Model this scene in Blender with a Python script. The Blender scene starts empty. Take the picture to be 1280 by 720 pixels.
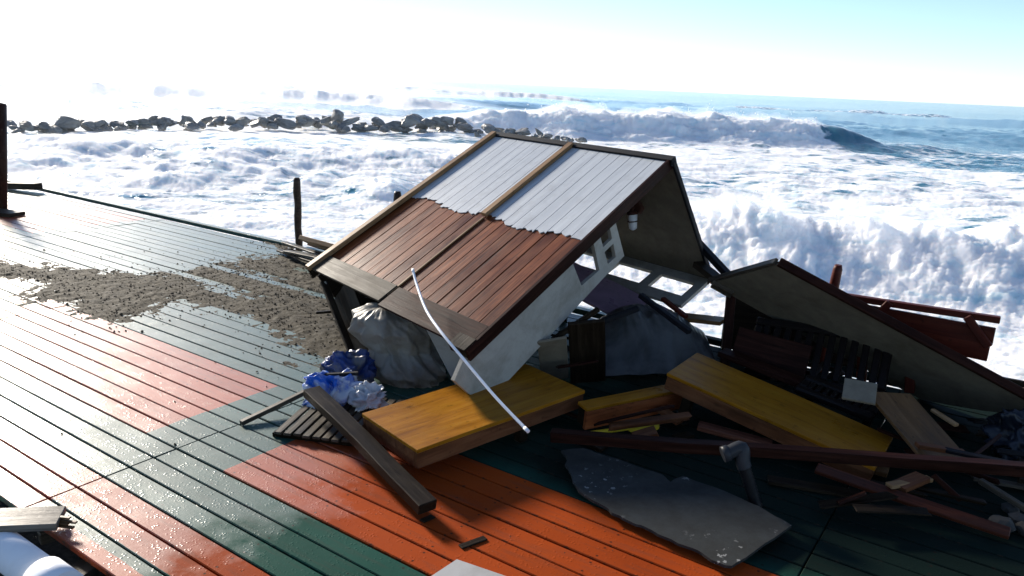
import bpy, bmesh, math, random
import numpy as np
from mathutils import Vector, Matrix, noise as mnoise

random.seed(7)
RNG = np.random.default_rng(7)
scene = bpy.context.scene
COL = scene.collection

# ------------------------------------------------------------------ camera
CAM_H = 2.0
FPX = 960.0                                   # focal length for a 1280 px wide frame
ROLL = math.atan(0.0444)
PITCH = math.atan((360 - 103.6) * math.cos(ROLL) / FPX)
_f = Vector((0, math.cos(PITCH), -math.sin(PITCH)))
_r0 = Vector((1, 0, 0))
_u0 = _r0.cross(_f)
_r = _r0 * math.cos(ROLL) + _u0 * math.sin(ROLL)
_u = -_r0 * math.sin(ROLL) + _u0 * math.cos(ROLL)
EYE = Vector((0, 0, CAM_H))
cam_data = bpy.data.cameras.new('camera')
cam = bpy.data.objects.new('camera', cam_data)
COL.objects.link(cam)
cam.matrix_world = Matrix.Translation(EYE) @ Matrix((_r, _u, -_f)).transposed().to_4x4()
cam_data.sensor_width = 36.0
cam_data.lens = 36.0 * FPX / 1280.0
cam_data.clip_start = 0.05
cam_data.clip_end = 20000
scene.camera = cam

# ------------------------------------------------------------------ sky, sun, exposure
SUN_AZ, SUN_EL = math.radians(-40), math.radians(22)
world = bpy.data.worlds.new('World')
scene.world = world
world.use_nodes = True
wt = world.node_tree
sky = wt.nodes.new('ShaderNodeTexSky')
sky.sky_type = 'NISHITA'
sky.sun_disc = False
sky.sun_elevation = SUN_EL
sky.sun_rotation = SUN_AZ
sky.altitude = 0
sky.air_density = 0.7
sky.dust_density = 0.0
sky.ozone_density = 3.0
bg = wt.nodes['Background']
bg.inputs['Strength'].default_value = 0.083
hsv = wt.nodes.new('ShaderNodeHueSaturation')
hsv.inputs['Saturation'].default_value = 0.9
wt.links.new(sky.outputs[0], hsv.inputs['Color'])
wt.links.new(hsv.outputs[0], bg.inputs[0])
sun_data = bpy.data.lights.new('sun', 'SUN')
sun = bpy.data.objects.new('sun', sun_data)
COL.objects.link(sun)
sun_data.energy = 3.6
sun_data.angle = math.radians(9)
sun_data.color = (1.0, 0.91, 0.78)
SUN_DIR = Vector((math.sin(SUN_AZ) * math.cos(SUN_EL), math.cos(SUN_AZ) * math.cos(SUN_EL), math.sin(SUN_EL)))
sun.rotation_euler = SUN_DIR.to_track_quat('Z', 'Y').to_euler()
sun.location = SUN_DIR * 40
vs = scene.view_settings
vs.view_transform = 'Standard'
vs.look = 'None'
vs.gamma = 1.0
vs.use_curve_mapping = False
vs.exposure = 1.32
scene.cycles.max_bounces = 6
scene.cycles.transparent_max_bounces = 8
scene.cycles.volume_bounces = 4
scene.cycles.caustics_reflective = False
scene.cycles.caustics_refractive = False
scene.cycles.use_denoising = True

# ------------------------------------------------------------------ placing helpers
def ray(x, y):
    return _f + _r * ((x - 640) / FPX) + _u * ((360 - y) / FPX)

def PZ(x, y, z=0.0):
    """point of the place seen at x,y of the photograph, at height z"""
    r = ray(x, y)
    return EYE + r * ((z - CAM_H) / r.z)

def PD(x, y, d):
    """the same at distance d along the view axis"""
    return EYE + ray(x, y) * d

DECK_AZ = math.radians(-56)
U = Vector((math.sin(DECK_AZ), math.cos(DECK_AZ), 0))
N = Vector((U.y, -U.x, 0))
def UN(u, n, z=0.0):
    return U * u + N * n + Vector((0, 0, z))

def PN(x, y, n):
    """the point seen at x,y that stands on the vertical plane at deck coordinate n"""
    r = ray(x, y)
    return EYE + r * ((n - N.dot(EYE)) / N.dot(r))

# ------------------------------------------------------------------ materials
MATS = {}
def newmat(name):
    m = bpy.data.materials.new(name)
    m.use_nodes = True
    MATS[name] = m
    nt = m.node_tree
    return m, nt, nt.nodes['Principled BSDF']

def nd(nt, t, **kw):
    n = nt.nodes.new(t)
    for k, v in kw.items():
        setattr(n, k, v)
    return n

def lk(nt, a, b):
    nt.links.new(a, b)

def math_node(nt, op, a, b=None, c=None, clamp=False):
    n = nt.nodes.new('ShaderNodeMath')
    n.operation = op
    n.use_clamp = clamp
    for i, v in enumerate((a, b, c)):
        if v is None:
            continue
        if isinstance(v, (int, float)):
            n.inputs[i].default_value = v
        else:
            nt.links.new(v, n.inputs[i])
    return n.outputs[0]

def ramp(nt, fac, stops, interp='LINEAR'):
    r = nt.nodes.new('ShaderNodeValToRGB')
    r.color_ramp.interpolation = interp
    el = r.color_ramp.elements
    while len(el) < len(stops):
        el.new(0.5)
    for e, (p, c) in zip(el, stops):
        e.position = p
        e.color = (c, c, c, 1) if isinstance(c, (int, float)) else (c[0], c[1], c[2], 1)
    nt.links.new(fac, r.inputs[0])
    return r.outputs[0]

def noise_tex(nt, vec, scale, detail=5, rough=0.55, dist=0.0):
    n = nt.nodes.new('ShaderNodeTexNoise')
    n.inputs['Scale'].default_value = scale
    n.inputs['Detail'].default_value = detail
    n.inputs['Roughness'].default_value = rough
    n.inputs['Distortion'].default_value = dist
    if vec is not None:
        nt.links.new(vec, n.inputs['Vector'])
    return n.outputs[0]

def mixc(nt, fac, a, b, mode='MIX'):
    n = nt.nodes.new('ShaderNodeMix')
    n.data_type = 'RGBA'
    n.blend_type = mode
    ins = [n.inputs[0], n.inputs[6], n.inputs[7]]
    for i, v in zip(ins, (fac, a, b)):
        if isinstance(v, (int, float)):
            i.default_value = v
        elif isinstance(v, tuple):
            i.default_value = (v[0], v[1], v[2], 1)
        else:
            nt.links.new(v, i)
    return n.outputs[2]

def bump(nt, h, strength, dist, prev=None):
    b = nt.nodes.new('ShaderNodeBump')
    b.inputs['Strength'].default_value = strength
    b.inputs['Distance'].default_value = dist
    nt.links.new(h, b.inputs['Height'])
    if prev is not None:
        nt.links.new(prev, b.inputs['Normal'])
    return b.outputs[0]

def obj_coords(nt, scale=(1, 1, 1), rnd=True):
    tc = nd(nt, 'ShaderNodeTexCoord')
    mp = nd(nt, 'ShaderNodeMapping')
    mp.inputs['Scale'].default_value = scale
    lk(nt, tc.outputs['Object'], mp.inputs['Vector'])
    if rnd:
        oi = nd(nt, 'ShaderNodeObjectInfo')
        cx = nd(nt, 'ShaderNodeCombineXYZ')
        for i in range(3):
            lk(nt, math_node(nt, 'MULTIPLY', oi.outputs['Random'], 37.0 + 11 * i), cx.inputs[i])
        lk(nt, cx.outputs[0], mp.inputs['Location'])
    return mp.outputs[0]

def wood(name, dark, mid, light, grain=14.0, along=1.0, rough=(0.35, 0.6), stain=0.35, knots=False, spec=0.13, bumps=0.5, vary=0.25):
    m, nt, p = newmat(name)
    v = obj_coords(nt, (along, grain, grain))
    g = noise_tex(nt, v, 2.2, 6, 0.6, 0.6)
    col = ramp(nt, g, [(0.28, dark), (0.5, mid), (0.72, light)])
    v2 = obj_coords(nt, (1.3, 2.6, 2.6))
    s = noise_tex(nt, v2, 2.0, 5, 0.65)
    st = ramp(nt, s, [(0.42, 0.0), (0.68, 1.0)])
    col = mixc(nt, math_node(nt, 'MULTIPLY', st, stain), col, tuple(c * 0.35 for c in dark))
    if knots:
        vo = nd(nt, 'ShaderNodeTexVoronoi')
        vo.inputs['Scale'].default_value = 3.4
        lk(nt, obj_coords(nt, (1.0, 2.0, 2.0)), vo.inputs['Vector'])
        kn = ramp(nt, vo.outputs['Distance'], [(0.03, 1.0), (0.11, 0.0)])
        col = mixc(nt, math_node(nt, 'MULTIPLY', kn, 0.75), col, tuple(c * 0.25 for c in mid))
    sp = ramp(nt, noise_tex(nt, obj_coords(nt, (1.0, 1.6, 1.6)), 21, 3, 0.6), [(0.62, 0.0), (0.70, 1.0)])
    col = mixc(nt, math_node(nt, 'MULTIPLY', sp, 0.5), col, tuple(c * 0.3 for c in dark))
    oi = nd(nt, 'ShaderNodeObjectInfo')
    k = math_node(nt, 'MULTIPLY_ADD', oi.outputs['Random'], vary, 1.0 - vary * 0.5)
    hs = nd(nt, 'ShaderNodeHueSaturation')
    lk(nt, k, hs.inputs['Value'])
    lk(nt, col, hs.inputs['Color'])
    lk(nt, hs.outputs[0], p.inputs['Base Color'])
    lk(nt, ramp(nt, s, [(0.3, rough[1]), (0.7, rough[0])]), p.inputs['Roughness'])
    p.inputs['Specular IOR Level'].default_value = spec
    b = bump(nt, g, bumps, 0.004)
    b = bump(nt, noise_tex(nt, obj_coords(nt), 60, 3), 0.15, 0.002, b)
    lk(nt, b, p.inputs['Normal'])
    return m

def plain(name, col, rough=0.5, var=0.25, scale=6.0, bumpd=0.002, spec=0.12, metal=0.0, dirt=None, dirt_amt=0.5, dirt_scale=3.0, trans=0.0):
    m, nt, p = newmat(name)
    v = obj_coords(nt)
    n = noise_tex(nt, v, scale, 5, 0.6)
    c = ramp(nt, n, [(0.3, tuple(x * (1 - var) for x in col)), (0.7, tuple(min(1, x * (1 + var)) for x in col))])
    if dirt:
        d = noise_tex(nt, v, dirt_scale, 6, 0.7, 0.4)
        c = mixc(nt, math_node(nt, 'MULTIPLY', ramp(nt, d, [(0.45, 0.0), (0.66, 1.0)]), dirt_amt), c, dirt)
    lk(nt, c, p.inputs['Base Color'])
    lk(nt, ramp(nt, n, [(0.3, min(1, rough + 0.12)), (0.7, max(0.05, rough - 0.1))]), p.inputs['Roughness'])
    p.inputs['Specular IOR Level'].default_value = spec
    p.inputs['Metallic'].default_value = metal
    p.inputs['Transmission Weight'].default_value = trans
    lk(nt, bump(nt, noise_tex(nt, v, scale * 9, 4), 0.3, bumpd), p.inputs['Normal'])
    return m

wood('red_brown_wood', (0.0300, 0.0108, 0.0072), (0.0900, 0.0312, 0.0180), (0.1560, 0.0600, 0.0360), grain=22, rough=(0.3, 0.5), stain=0.5)
wood('red_paint_wood', (0.0450, 0.0063, 0.0036), (0.0765, 0.0126, 0.0063), (0.0990, 0.0203, 0.0090), grain=10, stain=0.35)
wood('light_wood', (0.1540, 0.0840, 0.0350), (0.2660, 0.1540, 0.0700), (0.3500, 0.2170, 0.1120), grain=18, stain=0.3)
wood('yellow_wood', (0.17, 0.06, 0.003), (0.29, 0.115, 0.006), (0.34, 0.15, 0.012), grain=10, knots=True, stain=0.3, rough=(0.25, 0.45), vary=0.1)
wood('orange_wood', (0.0700, 0.0250, 0.0100), (0.1350, 0.0500, 0.0200), (0.1900, 0.0800, 0.0350), grain=14, knots=True, stain=0.6)
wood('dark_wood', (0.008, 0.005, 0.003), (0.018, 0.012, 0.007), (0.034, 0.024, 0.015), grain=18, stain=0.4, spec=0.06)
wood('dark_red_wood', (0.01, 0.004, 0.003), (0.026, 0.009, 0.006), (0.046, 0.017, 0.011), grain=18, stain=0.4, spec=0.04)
wood('grey_wood', (0.0294, 0.0231, 0.0168), (0.0630, 0.0504, 0.0357), (0.1050, 0.0882, 0.0672), grain=20, stain=0.4)
wood('brown_ply', (0.0600, 0.0275, 0.0100), (0.1200, 0.0600, 0.0225), (0.1700, 0.0900, 0.0400), grain=6, knots=True, stain=0.55)
wood('post_wood', (0.0180, 0.0108, 0.0072), (0.0450, 0.0270, 0.0180), (0.0840, 0.0510, 0.0330), grain=18, stain=0.4)
wood('red_paint_board', (0.025, 0.007, 0.004), (0.065, 0.018, 0.009), (0.11, 0.034, 0.017), grain=16, stain=0.5)
wood('orange_paint_wood', (0.1440, 0.0360, 0.0120), (0.2400, 0.0660, 0.0210), (0.2880, 0.0900, 0.0330), grain=10, stain=0.4)
wood('painted_broken', (0.0700, 0.0595, 0.0420), (0.1400, 0.1190, 0.0910), (0.2380, 0.2100, 0.1680), grain=16, stain=0.5, rough=(0.2,0.4))
wood('skirting_wood', (0.03, 0.022, 0.015), (0.06, 0.048, 0.033), (0.10, 0.08, 0.06), grain=20, stain=0.4, spec=0.05)
plain('black_trim', (0.0072, 0.0078, 0.0102), 0.6, bumpd=0.001)
plain('white_paint', (0.35, 0.33, 0.285), 0.5, 0.06, dirt=(0.1240, 0.1054, 0.0744), dirt_amt=0.5)
plain('beige_ply', (0.1700, 0.1450, 0.1050), 0.65, 0.12, dirt=(0.0700, 0.0550, 0.0350), dirt_amt=0.5)
plain('grey_board', (0.034, 0.036, 0.034), 0.6, 0.2, 9, dirt=(0.0165, 0.0149, 0.0132), dirt_amt=0.6)
plain('pale_board', (0.3720, 0.3660, 0.3540), 0.55, 0.08, dirt=(0.1800, 0.1620, 0.1380), dirt_amt=0.4)
plain('lilac_sheet', (0.2100, 0.1400, 0.1800), 0.35, 0.1, dirt=(0.0750, 0.0500, 0.0600), dirt_amt=0.4)
plain('dark_plastic', (0.0080, 0.0060, 0.0055), 0.35, 0.2)
plain('black_pipe', (0.0072, 0.0072, 0.0084), 0.45, 0.2)
plain('grey_plastic', (0.03, 0.032, 0.036), 0.35, 0.1)
plain('white_plastic', (0.75, 0.77, 0.80), 0.3, 0.05, dirt=(0.4, 0.36, 0.3), dirt_amt=0.3)
plain('yellow_plastic', (0.55, 0.40, 0.03), 0.35, 0.1)
plain('dark_blue_sheet', (0.03, 0.045, 0.075), 0.3, 0.2)
plain('rubble', (0.0480, 0.0460, 0.0420), 0.7, 0.3)
plain('metal', (0.4, 0.4, 0.4), 0.35, 0.1, metal=0.9)
plain('rust_metal', (0.06, 0.025, 0.018), 0.6, 0.3)

def fleck(name):
    m = MATS[name]; nt = m.node_tree; p = nt.nodes['Principled BSDF']
    src = p.inputs['Base Color'].links[0].from_socket
    v = obj_coords(nt)
    a = ramp(nt, noise_tex(nt, v, 26, 3, 0.6), [(0.61, 0.0), (0.64, 1.0)])
    b = ramp(nt, noise_tex(nt, v, 2.2, 2, 0.5), [(0.46, 0.0), (0.58, 1.0)])
    lk(nt, mixc(nt, math_node(nt, 'MULTIPLY', a, b), src, (0.2, 0.2, 0.19)), p.inputs['Base Color'])
fleck('grey_board')

def wrap_mat(name, c1, c2, rough, trans=0.25, scale=2.2):
    """thin crumpled plastic film"""
    m, nt, p = newmat(name)
    v = obj_coords(nt, rnd=False)
    n = noise_tex(nt, v, scale, 5, 0.6, 0.5)
    lk(nt, ramp(nt, n, [(0.42, c1), (0.58, c2)]), p.inputs['Base Color'])
    p.inputs['Roughness'].default_value = rough
    p.inputs['Specular IOR Level'].default_value = 0.3
    p.inputs['Coat Weight'].default_value = 0.1
    p.inputs['Coat Roughness'].default_value = 0.2
    w = noise_tex(nt, v, 9, 4, 0.55, 1.2)
    lk(nt, bump(nt, w, 0.35, 0.012), p.inputs['Normal'])
    tr = nd(nt, 'ShaderNodeBsdfTranslucent')
    lk(nt, ramp(nt, n, [(0.42, c1), (0.58, c2)]), tr.inputs['Color'])
    mx = nd(nt, 'ShaderNodeMixShader')
    mx.inputs[0].default_value = trans
    lk(nt, p.outputs[0], mx.inputs[1])
    lk(nt, tr.outputs[0], mx.inputs[2])
    lk(nt, mx.outputs[0], nt.nodes['Material Output'].inputs['Surface'])
    return m
wrap_mat('grey_film', (0.22, 0.205, 0.175), (0.34, 0.325, 0.28), 0.4, 0.4)
wrap_mat('dark_film', (0.055, 0.056, 0.053), (0.12, 0.12, 0.115), 0.3, 0.3)
wrap_mat('blue_film', (0.008, 0.10, 0.52), (0.6, 0.65, 0.7), 0.25, 0.25, 6.0)
wrap_mat('blue_grey_film', (0.0100, 0.0350, 0.1600), (0.1100, 0.1050, 0.0950), 0.4, 0.1, 5.0)
wrap_mat('dark_blue_film', (0.006, 0.009, 0.015), (0.014, 0.02, 0.032), 0.35, 0.1)
wrap_mat('white_film', (0.4125, 0.4500, 0.4950), (0.6000, 0.6150, 0.6375), 0.3, 0.2, 9.0)

# painted, wet deck boards: the painted blocks lie on the deck's own axes
def deck_mat():
    m, nt, p = newmat('painted_deck')
    geo = nd(nt, 'ShaderNodeNewGeometry')
    def dot(vec):
        d = nd(nt, 'ShaderNodeVectorMath', operation='DOT_PRODUCT')
        lk(nt, geo.outputs['Position'], d.inputs[0])
        d.inputs[1].default_value = vec
        return d.outputs['Value']
    wob = math_node(nt, 'MULTIPLY_ADD', noise_tex(nt, geo.outputs['Position'], 9, 3), 0.016, -0.008)
    uu = math_node(nt, 'ADD', dot(tuple(U)), wob)
    nn = math_node(nt, 'ADD', dot(tuple(N)), wob)
    PW = 0.1325
    a0, a1 = 2.147, 2.147 + 7 * PW
    rects = [(a0, a1, 3.9, 7.0), (a0, a1, 0.45, 3.2), (1.36, 2.147 - 3 * PW, 3.58, 9.5), (1.496, 2.147 - 3 * PW, -2, 3.62),
             (1.2, 1.43, 2.0, 3.55), (a1 + 9 * PW, a1 + 20 * PW, 9.9, 12.4), (a0 + PW, a1 + 5 * PW, 10.4, 13.1),
             (0.0, 1.36, -3, 1.9)]
    tot = None
    for (n0, n1, u0, u1) in rects:
        a = math_node(nt, 'MULTIPLY', math_node(nt, 'GREATER_THAN', nn, n0), math_node(nt, 'LESS_THAN', nn, n1))
        b = math_node(nt, 'MULTIPLY', math_node(nt, 'GREATER_THAN', uu, u0), math_node(nt, 'LESS_THAN', uu, u1))
        r = math_node(nt, 'MULTIPLY', a, b)
        tot = r if tot is None else math_node(nt, 'MAXIMUM', tot, r)
    big = noise_tex(nt, geo.outputs['Position'], 2.6, 6, 0.65)
    fine = noise_tex(nt, geo.outputs['Position'], 38, 5, 0.65)
    oi = nd(nt, 'ShaderNodeObjectInfo')
    green = mixc(nt, big, (0.008, 0.042, 0.030), (0.016, 0.072, 0.052))
    orange = mixc(nt, big, (0.25, 0.034, 0.005), (0.33, 0.057, 0.009))
    col = mixc(nt, tot, green, orange)
    # worn, dirty spots
    v = obj_coords(nt, (1.0, 9, 9))
    wn = noise_tex(nt, v, 3.0, 6, 0.7)
    col = mixc(nt, math_node(nt, 'MULTIPLY', ramp(nt, wn, [(0.5, 0.0), (0.72, 1.0)]), 0.35), col, (0.05, 0.042, 0.032))
    specks = ramp(nt, noise_tex(nt, geo.outputs['Position'], 55, 2, 0.5), [(0.70, 0.0), (0.74, 1.0)])
    col = mixc(nt, math_node(nt, 'MULTIPLY', specks, 0.8), col, (0.03, 0.026, 0.02))
    # shade beside the pile painted into the deck colour, with some grime
    shade_noise = noise_tex(nt, geo.outputs['Position'], 1.6, 6, 0.65, 0.5)
    shade_mask = math_node(nt, 'MULTIPLY', ramp(nt, math_node(nt, 'MULTIPLY', math_node(nt, 'ADD', nn, math_node(nt, 'MULTIPLY', shade_noise, 0.5)), 0.2), [(0.66, 0.0), (0.70, 1.0)]), ramp(nt, math_node(nt, 'MULTIPLY', math_node(nt, 'ADD', uu, shade_noise), 0.2), [(0.50, 1.0), (0.66, 0.0)]))
    col = mixc(nt, math_node(nt, 'MULTIPLY', shade_mask, 0.85), col, (0.006, 0.007, 0.006))
    # nail heads over the joists
    fu = math_node(nt, 'ABSOLUTE', math_node(nt, 'MULTIPLY', math_node(nt, 'SUBTRACT', math_node(nt, 'FRACT', math_node(nt, 'MULTIPLY', math_node(nt, 'ADD', dot(tuple(U)), 5.4 + 0.305), 1 / 0.61)), 0.5), 0.61))
    fn = math_node(nt, 'FRACT', math_node(nt, 'MULTIPLY', math_node(nt, 'ADD', dot(tuple(N)), 8 * PW - 1.3525), 1 / PW))
    fn = math_node(nt, 'MULTIPLY', math_node(nt, 'SUBTRACT', math_node(nt, 'ABSOLUTE', math_node(nt, 'SUBTRACT', fn, 0.5)), 0.28), PW)
    dd = math_node(nt, 'SQRT', math_node(nt, 'ADD', math_node(nt, 'POWER', fu, 2.0), math_node(nt, 'POWER', fn, 2.0)))
    col = mixc(nt, ramp(nt, dd, [(0.0045, 0.85), (0.007, 0.0)]), col, (0.02, 0.012, 0.008))
    # paint chipped at the board edges
    ed = math_node(nt, 'ABSOLUTE', math_node(nt, 'SUBTRACT', math_node(nt, 'FRACT', math_node(nt, 'MULTIPLY', math_node(nt, 'ADD', dot(tuple(N)), 8 * PW - 1.3525), 1 / PW)), 0.5))
    chip = ramp(nt, math_node(nt, 'ADD', ed, math_node(nt, 'MULTIPLY_ADD', noise_tex(nt, geo.outputs['Position'], 22, 4, 0.6), 0.35, -0.19)), [(0.455, 0.0), (0.49, 1.0)])
    col = mixc(nt, math_node(nt, 'MULTIPLY', chip, 0.7), col, (0.035, 0.026, 0.018))
    hs = nd(nt, 'ShaderNodeHueSaturation')
    lk(nt, math_node(nt, 'MULTIPLY_ADD', oi.outputs['Random'], 0.3, 0.85), hs.inputs['Value'])
    lk(nt, col, hs.inputs['Color'])
    lk(nt, hs.outputs[0], p.inputs['Base Color'])
    # the boards are wet where the spray reaches, drier beyond an uneven tide mark
    wet = math_node(nt, 'ADD', dot(tuple(U)), math_node(nt, 'MULTIPLY_ADD', noise_tex(nt, geo.outputs['Position'], 3.5, 5, 0.6), 1.3, -0.65))
    wet = ramp(nt, math_node(nt, 'MULTIPLY_ADD', wet, 0.25, 0.0), [(0.62, 0.0), (0.70, 1.0)])
    lk(nt, math_node(nt, 'MULTIPLY_ADD', wet, -0.05, ramp(nt, big, [(0.3, 0.68), (0.7, 0.54)])), p.inputs['Roughness'])
    lk(nt, math_node(nt, 'MULTIPLY_ADD', wet, 0.25, 0.03), p.inputs['Specular IOR Level'])
    lk(nt, math_node(nt, 'MULTIPLY', wet, 0.45), p.inputs['Coat Weight'])
    p.inputs['Coat IOR'].default_value = 1.33
    lk(nt, ramp(nt, noise_tex(nt, geo.outputs['Position'], 5, 4, 0.6), [(0.35, 0.12), (0.7, 0.27)]), p.inputs['Coat Roughness'])
    # drops and grit standing on the paint
    vo = nd(nt, 'ShaderNodeTexVoronoi')
    vo.inputs['Scale'].default_value = 64
    lk(nt, geo.outputs['Position'], vo.inputs['Vector'])
    drop = ramp(nt, vo.outputs['Distance'], [(0.1, 1.0), (0.42, 0.0)])
    sel = ramp(nt, noise_tex(nt, geo.outputs['Position'], 14, 3), [(0.45, 0.0), (0.6, 1.0)])
    b = bump(nt, math_node(nt, 'MULTIPLY', drop, sel), 0.3, 0.005)
    b = bump(nt, wn, 0.25, 0.004, b)
    b = bump(nt, fine, 0.2, 0.003, b)
    lk(nt, b, p.inputs['Normal'])
    lk(nt, b, p.inputs['Coat Normal'])
deck_mat()

# ------------------------------------------------------------------ mesh helpers
def put(o, parent=None, mat=None):
    COL.objects.link(o)
    if mat is not None:
        o.data.materials.append(MATS[mat])
    if parent is not None:
        o.parent = parent
        o.matrix_parent_inverse = parent.matrix_world.inverted()
    return o

def tag(o, label, cat, group=None):
    o['label'] = label
    o['category'] = cat
    if group:
        o['group'] = group
    return o

def structure(o):
    o['kind'] = 'structure'
    return o

def stuff(o):
    o['kind'] = 'stuff'
    return o

def thing(name, loc, label, cat, group=None):
    e = bpy.data.objects.new(name, None)
    e.empty_display_size = 0.2
    COL.objects.link(e)
    e.matrix_world = Matrix.Translation(loc)
    return tag(e, label, cat, group)

def mesh_np(name, verts, faces, smooth=False):
    me = bpy.data.meshes.new(name)
    me.from_pydata([tuple(v) for v in verts], [], faces)
    if smooth:
        me.polygons.foreach_set('use_smooth', [True] * len(me.polygons))
    me.update()
    return me

def grid_mesh(name, P, smooth=True, keep=None):
    """P: array (rows, cols, 3)"""
    r, c = P.shape[:2]
    me = bpy.data.meshes.new(name)
    idx = np.arange(r * c).reshape(r, c)
    q = np.stack([idx[:-1, :-1], idx[:-1, 1:], idx[1:, 1:], idx[1:, :-1]], -1).reshape(-1, 4)
    if keep is not None:
        q = q[keep.reshape(-1)]
    me.vertices.add(r * c)
    me.vertices.foreach_set('co', P.astype(np.float32).reshape(-1))
    me.loops.add(len(q) * 4)
    me.loops.foreach_set('vertex_index', q.astype(np.int32).reshape(-1))
    me.polygons.add(len(q))
    me.polygons.foreach_set('loop_start', np.arange(0, len(q) * 4, 4, dtype=np.int32))
    me.polygons.foreach_set('use_smooth', np.full(len(q), smooth))
    me.update(calc_edges=True)
    return me

def box_mesh(name, sx, sy, sz, bev=0.004, wob=0.0, cuts=0, seed=0):
    bm = bmesh.new()
    bmesh.ops.create_cube(bm, size=1.0)
    bmesh.ops.scale(bm, vec=(sx, sy, sz), verts=bm.verts)
    if bev > 0:
        bmesh.ops.bevel(bm, geom=list(bm.edges), offset=min(bev, 0.3 * min(sx, sy, sz)), segments=1, affect='EDGES')
    if cuts:
        es = [e for e in bm.edges if abs((e.verts[0].co - e.verts[1].co).x) > sx * 0.8]
        bmesh.ops.subdivide_edges(bm, edges=es, cuts=cuts, use_grid_fill=True)
    if wob > 0:
        for v in bm.verts:
            q = Vector((v.co.x * 2.2 + seed * 7.3, v.co.y * 3 + seed, v.co.z * 3))
            v.co += mnoise.noise_vector(q) * wob
    me = bpy.data.meshes.new(name)
    bm.to_mesh(me)
    bm.free()
    return me

def frame(o, x, yh):
    x = x.normalized()
    y = (yh - x * yh.dot(x)).normalized()
    z = x.cross(y)
    return Matrix.Translation(o) @ Matrix((x, y, z)).transposed().to_4x4()

_seed = [0]
def box(name, M, size, mat, parent=None, bev=0.004, wob=0.0, cuts=0):
    _seed[0] += 1
    o = bpy.data.objects.new(name, box_mesh(name, *size, bev=bev, wob=wob, cuts=cuts, seed=_seed[0]))
    o.matrix_world = M
    return put(o, parent, mat)

def beam(name, a, b, w, t, mat, parent=None, roll=0.0, ext=0.0, wob=0.004, cuts=3, bev=0.004, side=None):
    """plank from a to b (centre line); w across, t thick (its flat side up)"""
    d = (b - a)
    L = d.length + ext
    yh = side if side is not None else Vector((0, 0, 1)).cross(d)
    if yh.length < 1e-4:
        yh = Vector((1, 0, 0))
    M = frame((a + b) / 2, d, yh) @ Matrix.Rotation(roll, 4, 'X')
    return box(name, M, (L, w, t), mat, parent, bev, wob, cuts)

def slab_from(o, l, s):
    """frame of a rectangle with a corner o, a neighbour l along its length and s along its width"""
    x = l - o
    y = s - o
    y = y - x.normalized() * y.dot(x.normalized())
    return x, y, frame(o + (x + y) / 2, x, y)

def tube(name, pts, rad, mat, parent=None, sides=12, caps=True, ridges=0.0):
    pts = [Vector(p) for p in pts]
    V, F = [], []
    prev = None
    for i, p in enumerate(pts):
        t = (pts[min(i + 1, len(pts) - 1)] - pts[max(i - 1, 0)]).normalized()
        if prev is None:
            prev = t.orthogonal().normalized()
        prev = (prev - t * prev.dot(t)).normalized()
        bn = t.cross(prev)
        rr = rad[i] if isinstance(rad, (list, tuple)) else rad
        rr += ridges * (i % 2)
        for k in range(sides):
            a = 2 * math.pi * k / sides
            V.append(p + prev * math.cos(a) * rr + bn * math.sin(a) * rr)
    for i in range(len(pts) - 1):
        for k in range(sides):
            k2 = (k + 1) % sides
            F.append((i * sides + k, i * sides + k2, (i + 1) * sides + k2, (i + 1) * sides + k))
    if caps:
        F.append(tuple(range(sides))[::-1])
        F.append(tuple((len(pts) - 1) * sides + k for k in range(sides)))
    c = sum(pts, Vector()) / len(pts)
    me = mesh_np(name, [v - c for v in V], F, False)
    me.polygons.foreach_set('use_smooth', [len(f) == 4 for f in F])
    o = bpy.data.objects.new(name, me)
    o.matrix_world = Matrix.Translation(c)
    return put(o, parent, mat)

def spline(ps, n):
    out = []
    for i in range(len(ps) - 1):
        p0, p1, p2, p3 = ps[max(i - 1, 0)], ps[i], ps[i + 1], ps[min(i + 2, len(ps) - 1)]
        for k in range(n):
            t = k / n
            out.append(0.5 * ((2 * p1) + (p2 - p0) * t + (2 * p0 - 5 * p1 + 4 * p2 - p3) * t * t + (3 * p1 - p0 - 3 * p2 + p3) * t ** 3))
    out.append(ps[-1])
    return out

def poly_slab(name, pts, thick, mat, parent=None, M=None, holes=None, sub=0, wob=0.0):
    """flat outline (2-D points in the frame M) extruded by thick below the frame's plane; holes cut through"""
    bm = bmesh.new()
    def loop(ps, z):
        vs_ = [bm.verts.new((x, y, z)) for x, y in ps]
        return vs_, [bm.edges.new((vs_[i], vs_[(i + 1) % len(vs_)])) for i in range(len(vs_))]
    rings = [pts] + list(holes or [])
    top, bot = [], []
    te, be = [], []
    for r in rings:
        v, e = loop(r, 0.0); top.append(v); te += e
        v, e = loop(r, -thick); bot.append(v); be += e
    bmesh.ops.triangle_fill(bm, use_beauty=True, edges=te)
    bmesh.ops.triangle_fill(bm, use_beauty=True, edges=be)
    for a, b in zip(top, bot):
        for i in range(len(a)):
            j = (i + 1) % len(a)
            bm.faces.new((a[i], b[i], b[j], a[j]))
    bmesh.ops.recalc_face_normals(bm, faces=bm.faces)
    if wob:
        for v in bm.verts:
            v.co.z += mnoise.noise(Vector((v.co.x * 3, v.co.y * 3, 1.7))) * wob
    me = bpy.data.meshes.new(name)
    bm.to_mesh(me)
    bm.free()
    o = bpy.data.objects.new(name, me)
    if M is not None:
        o.matrix_world = M
    return put(o, parent, mat)

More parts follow.
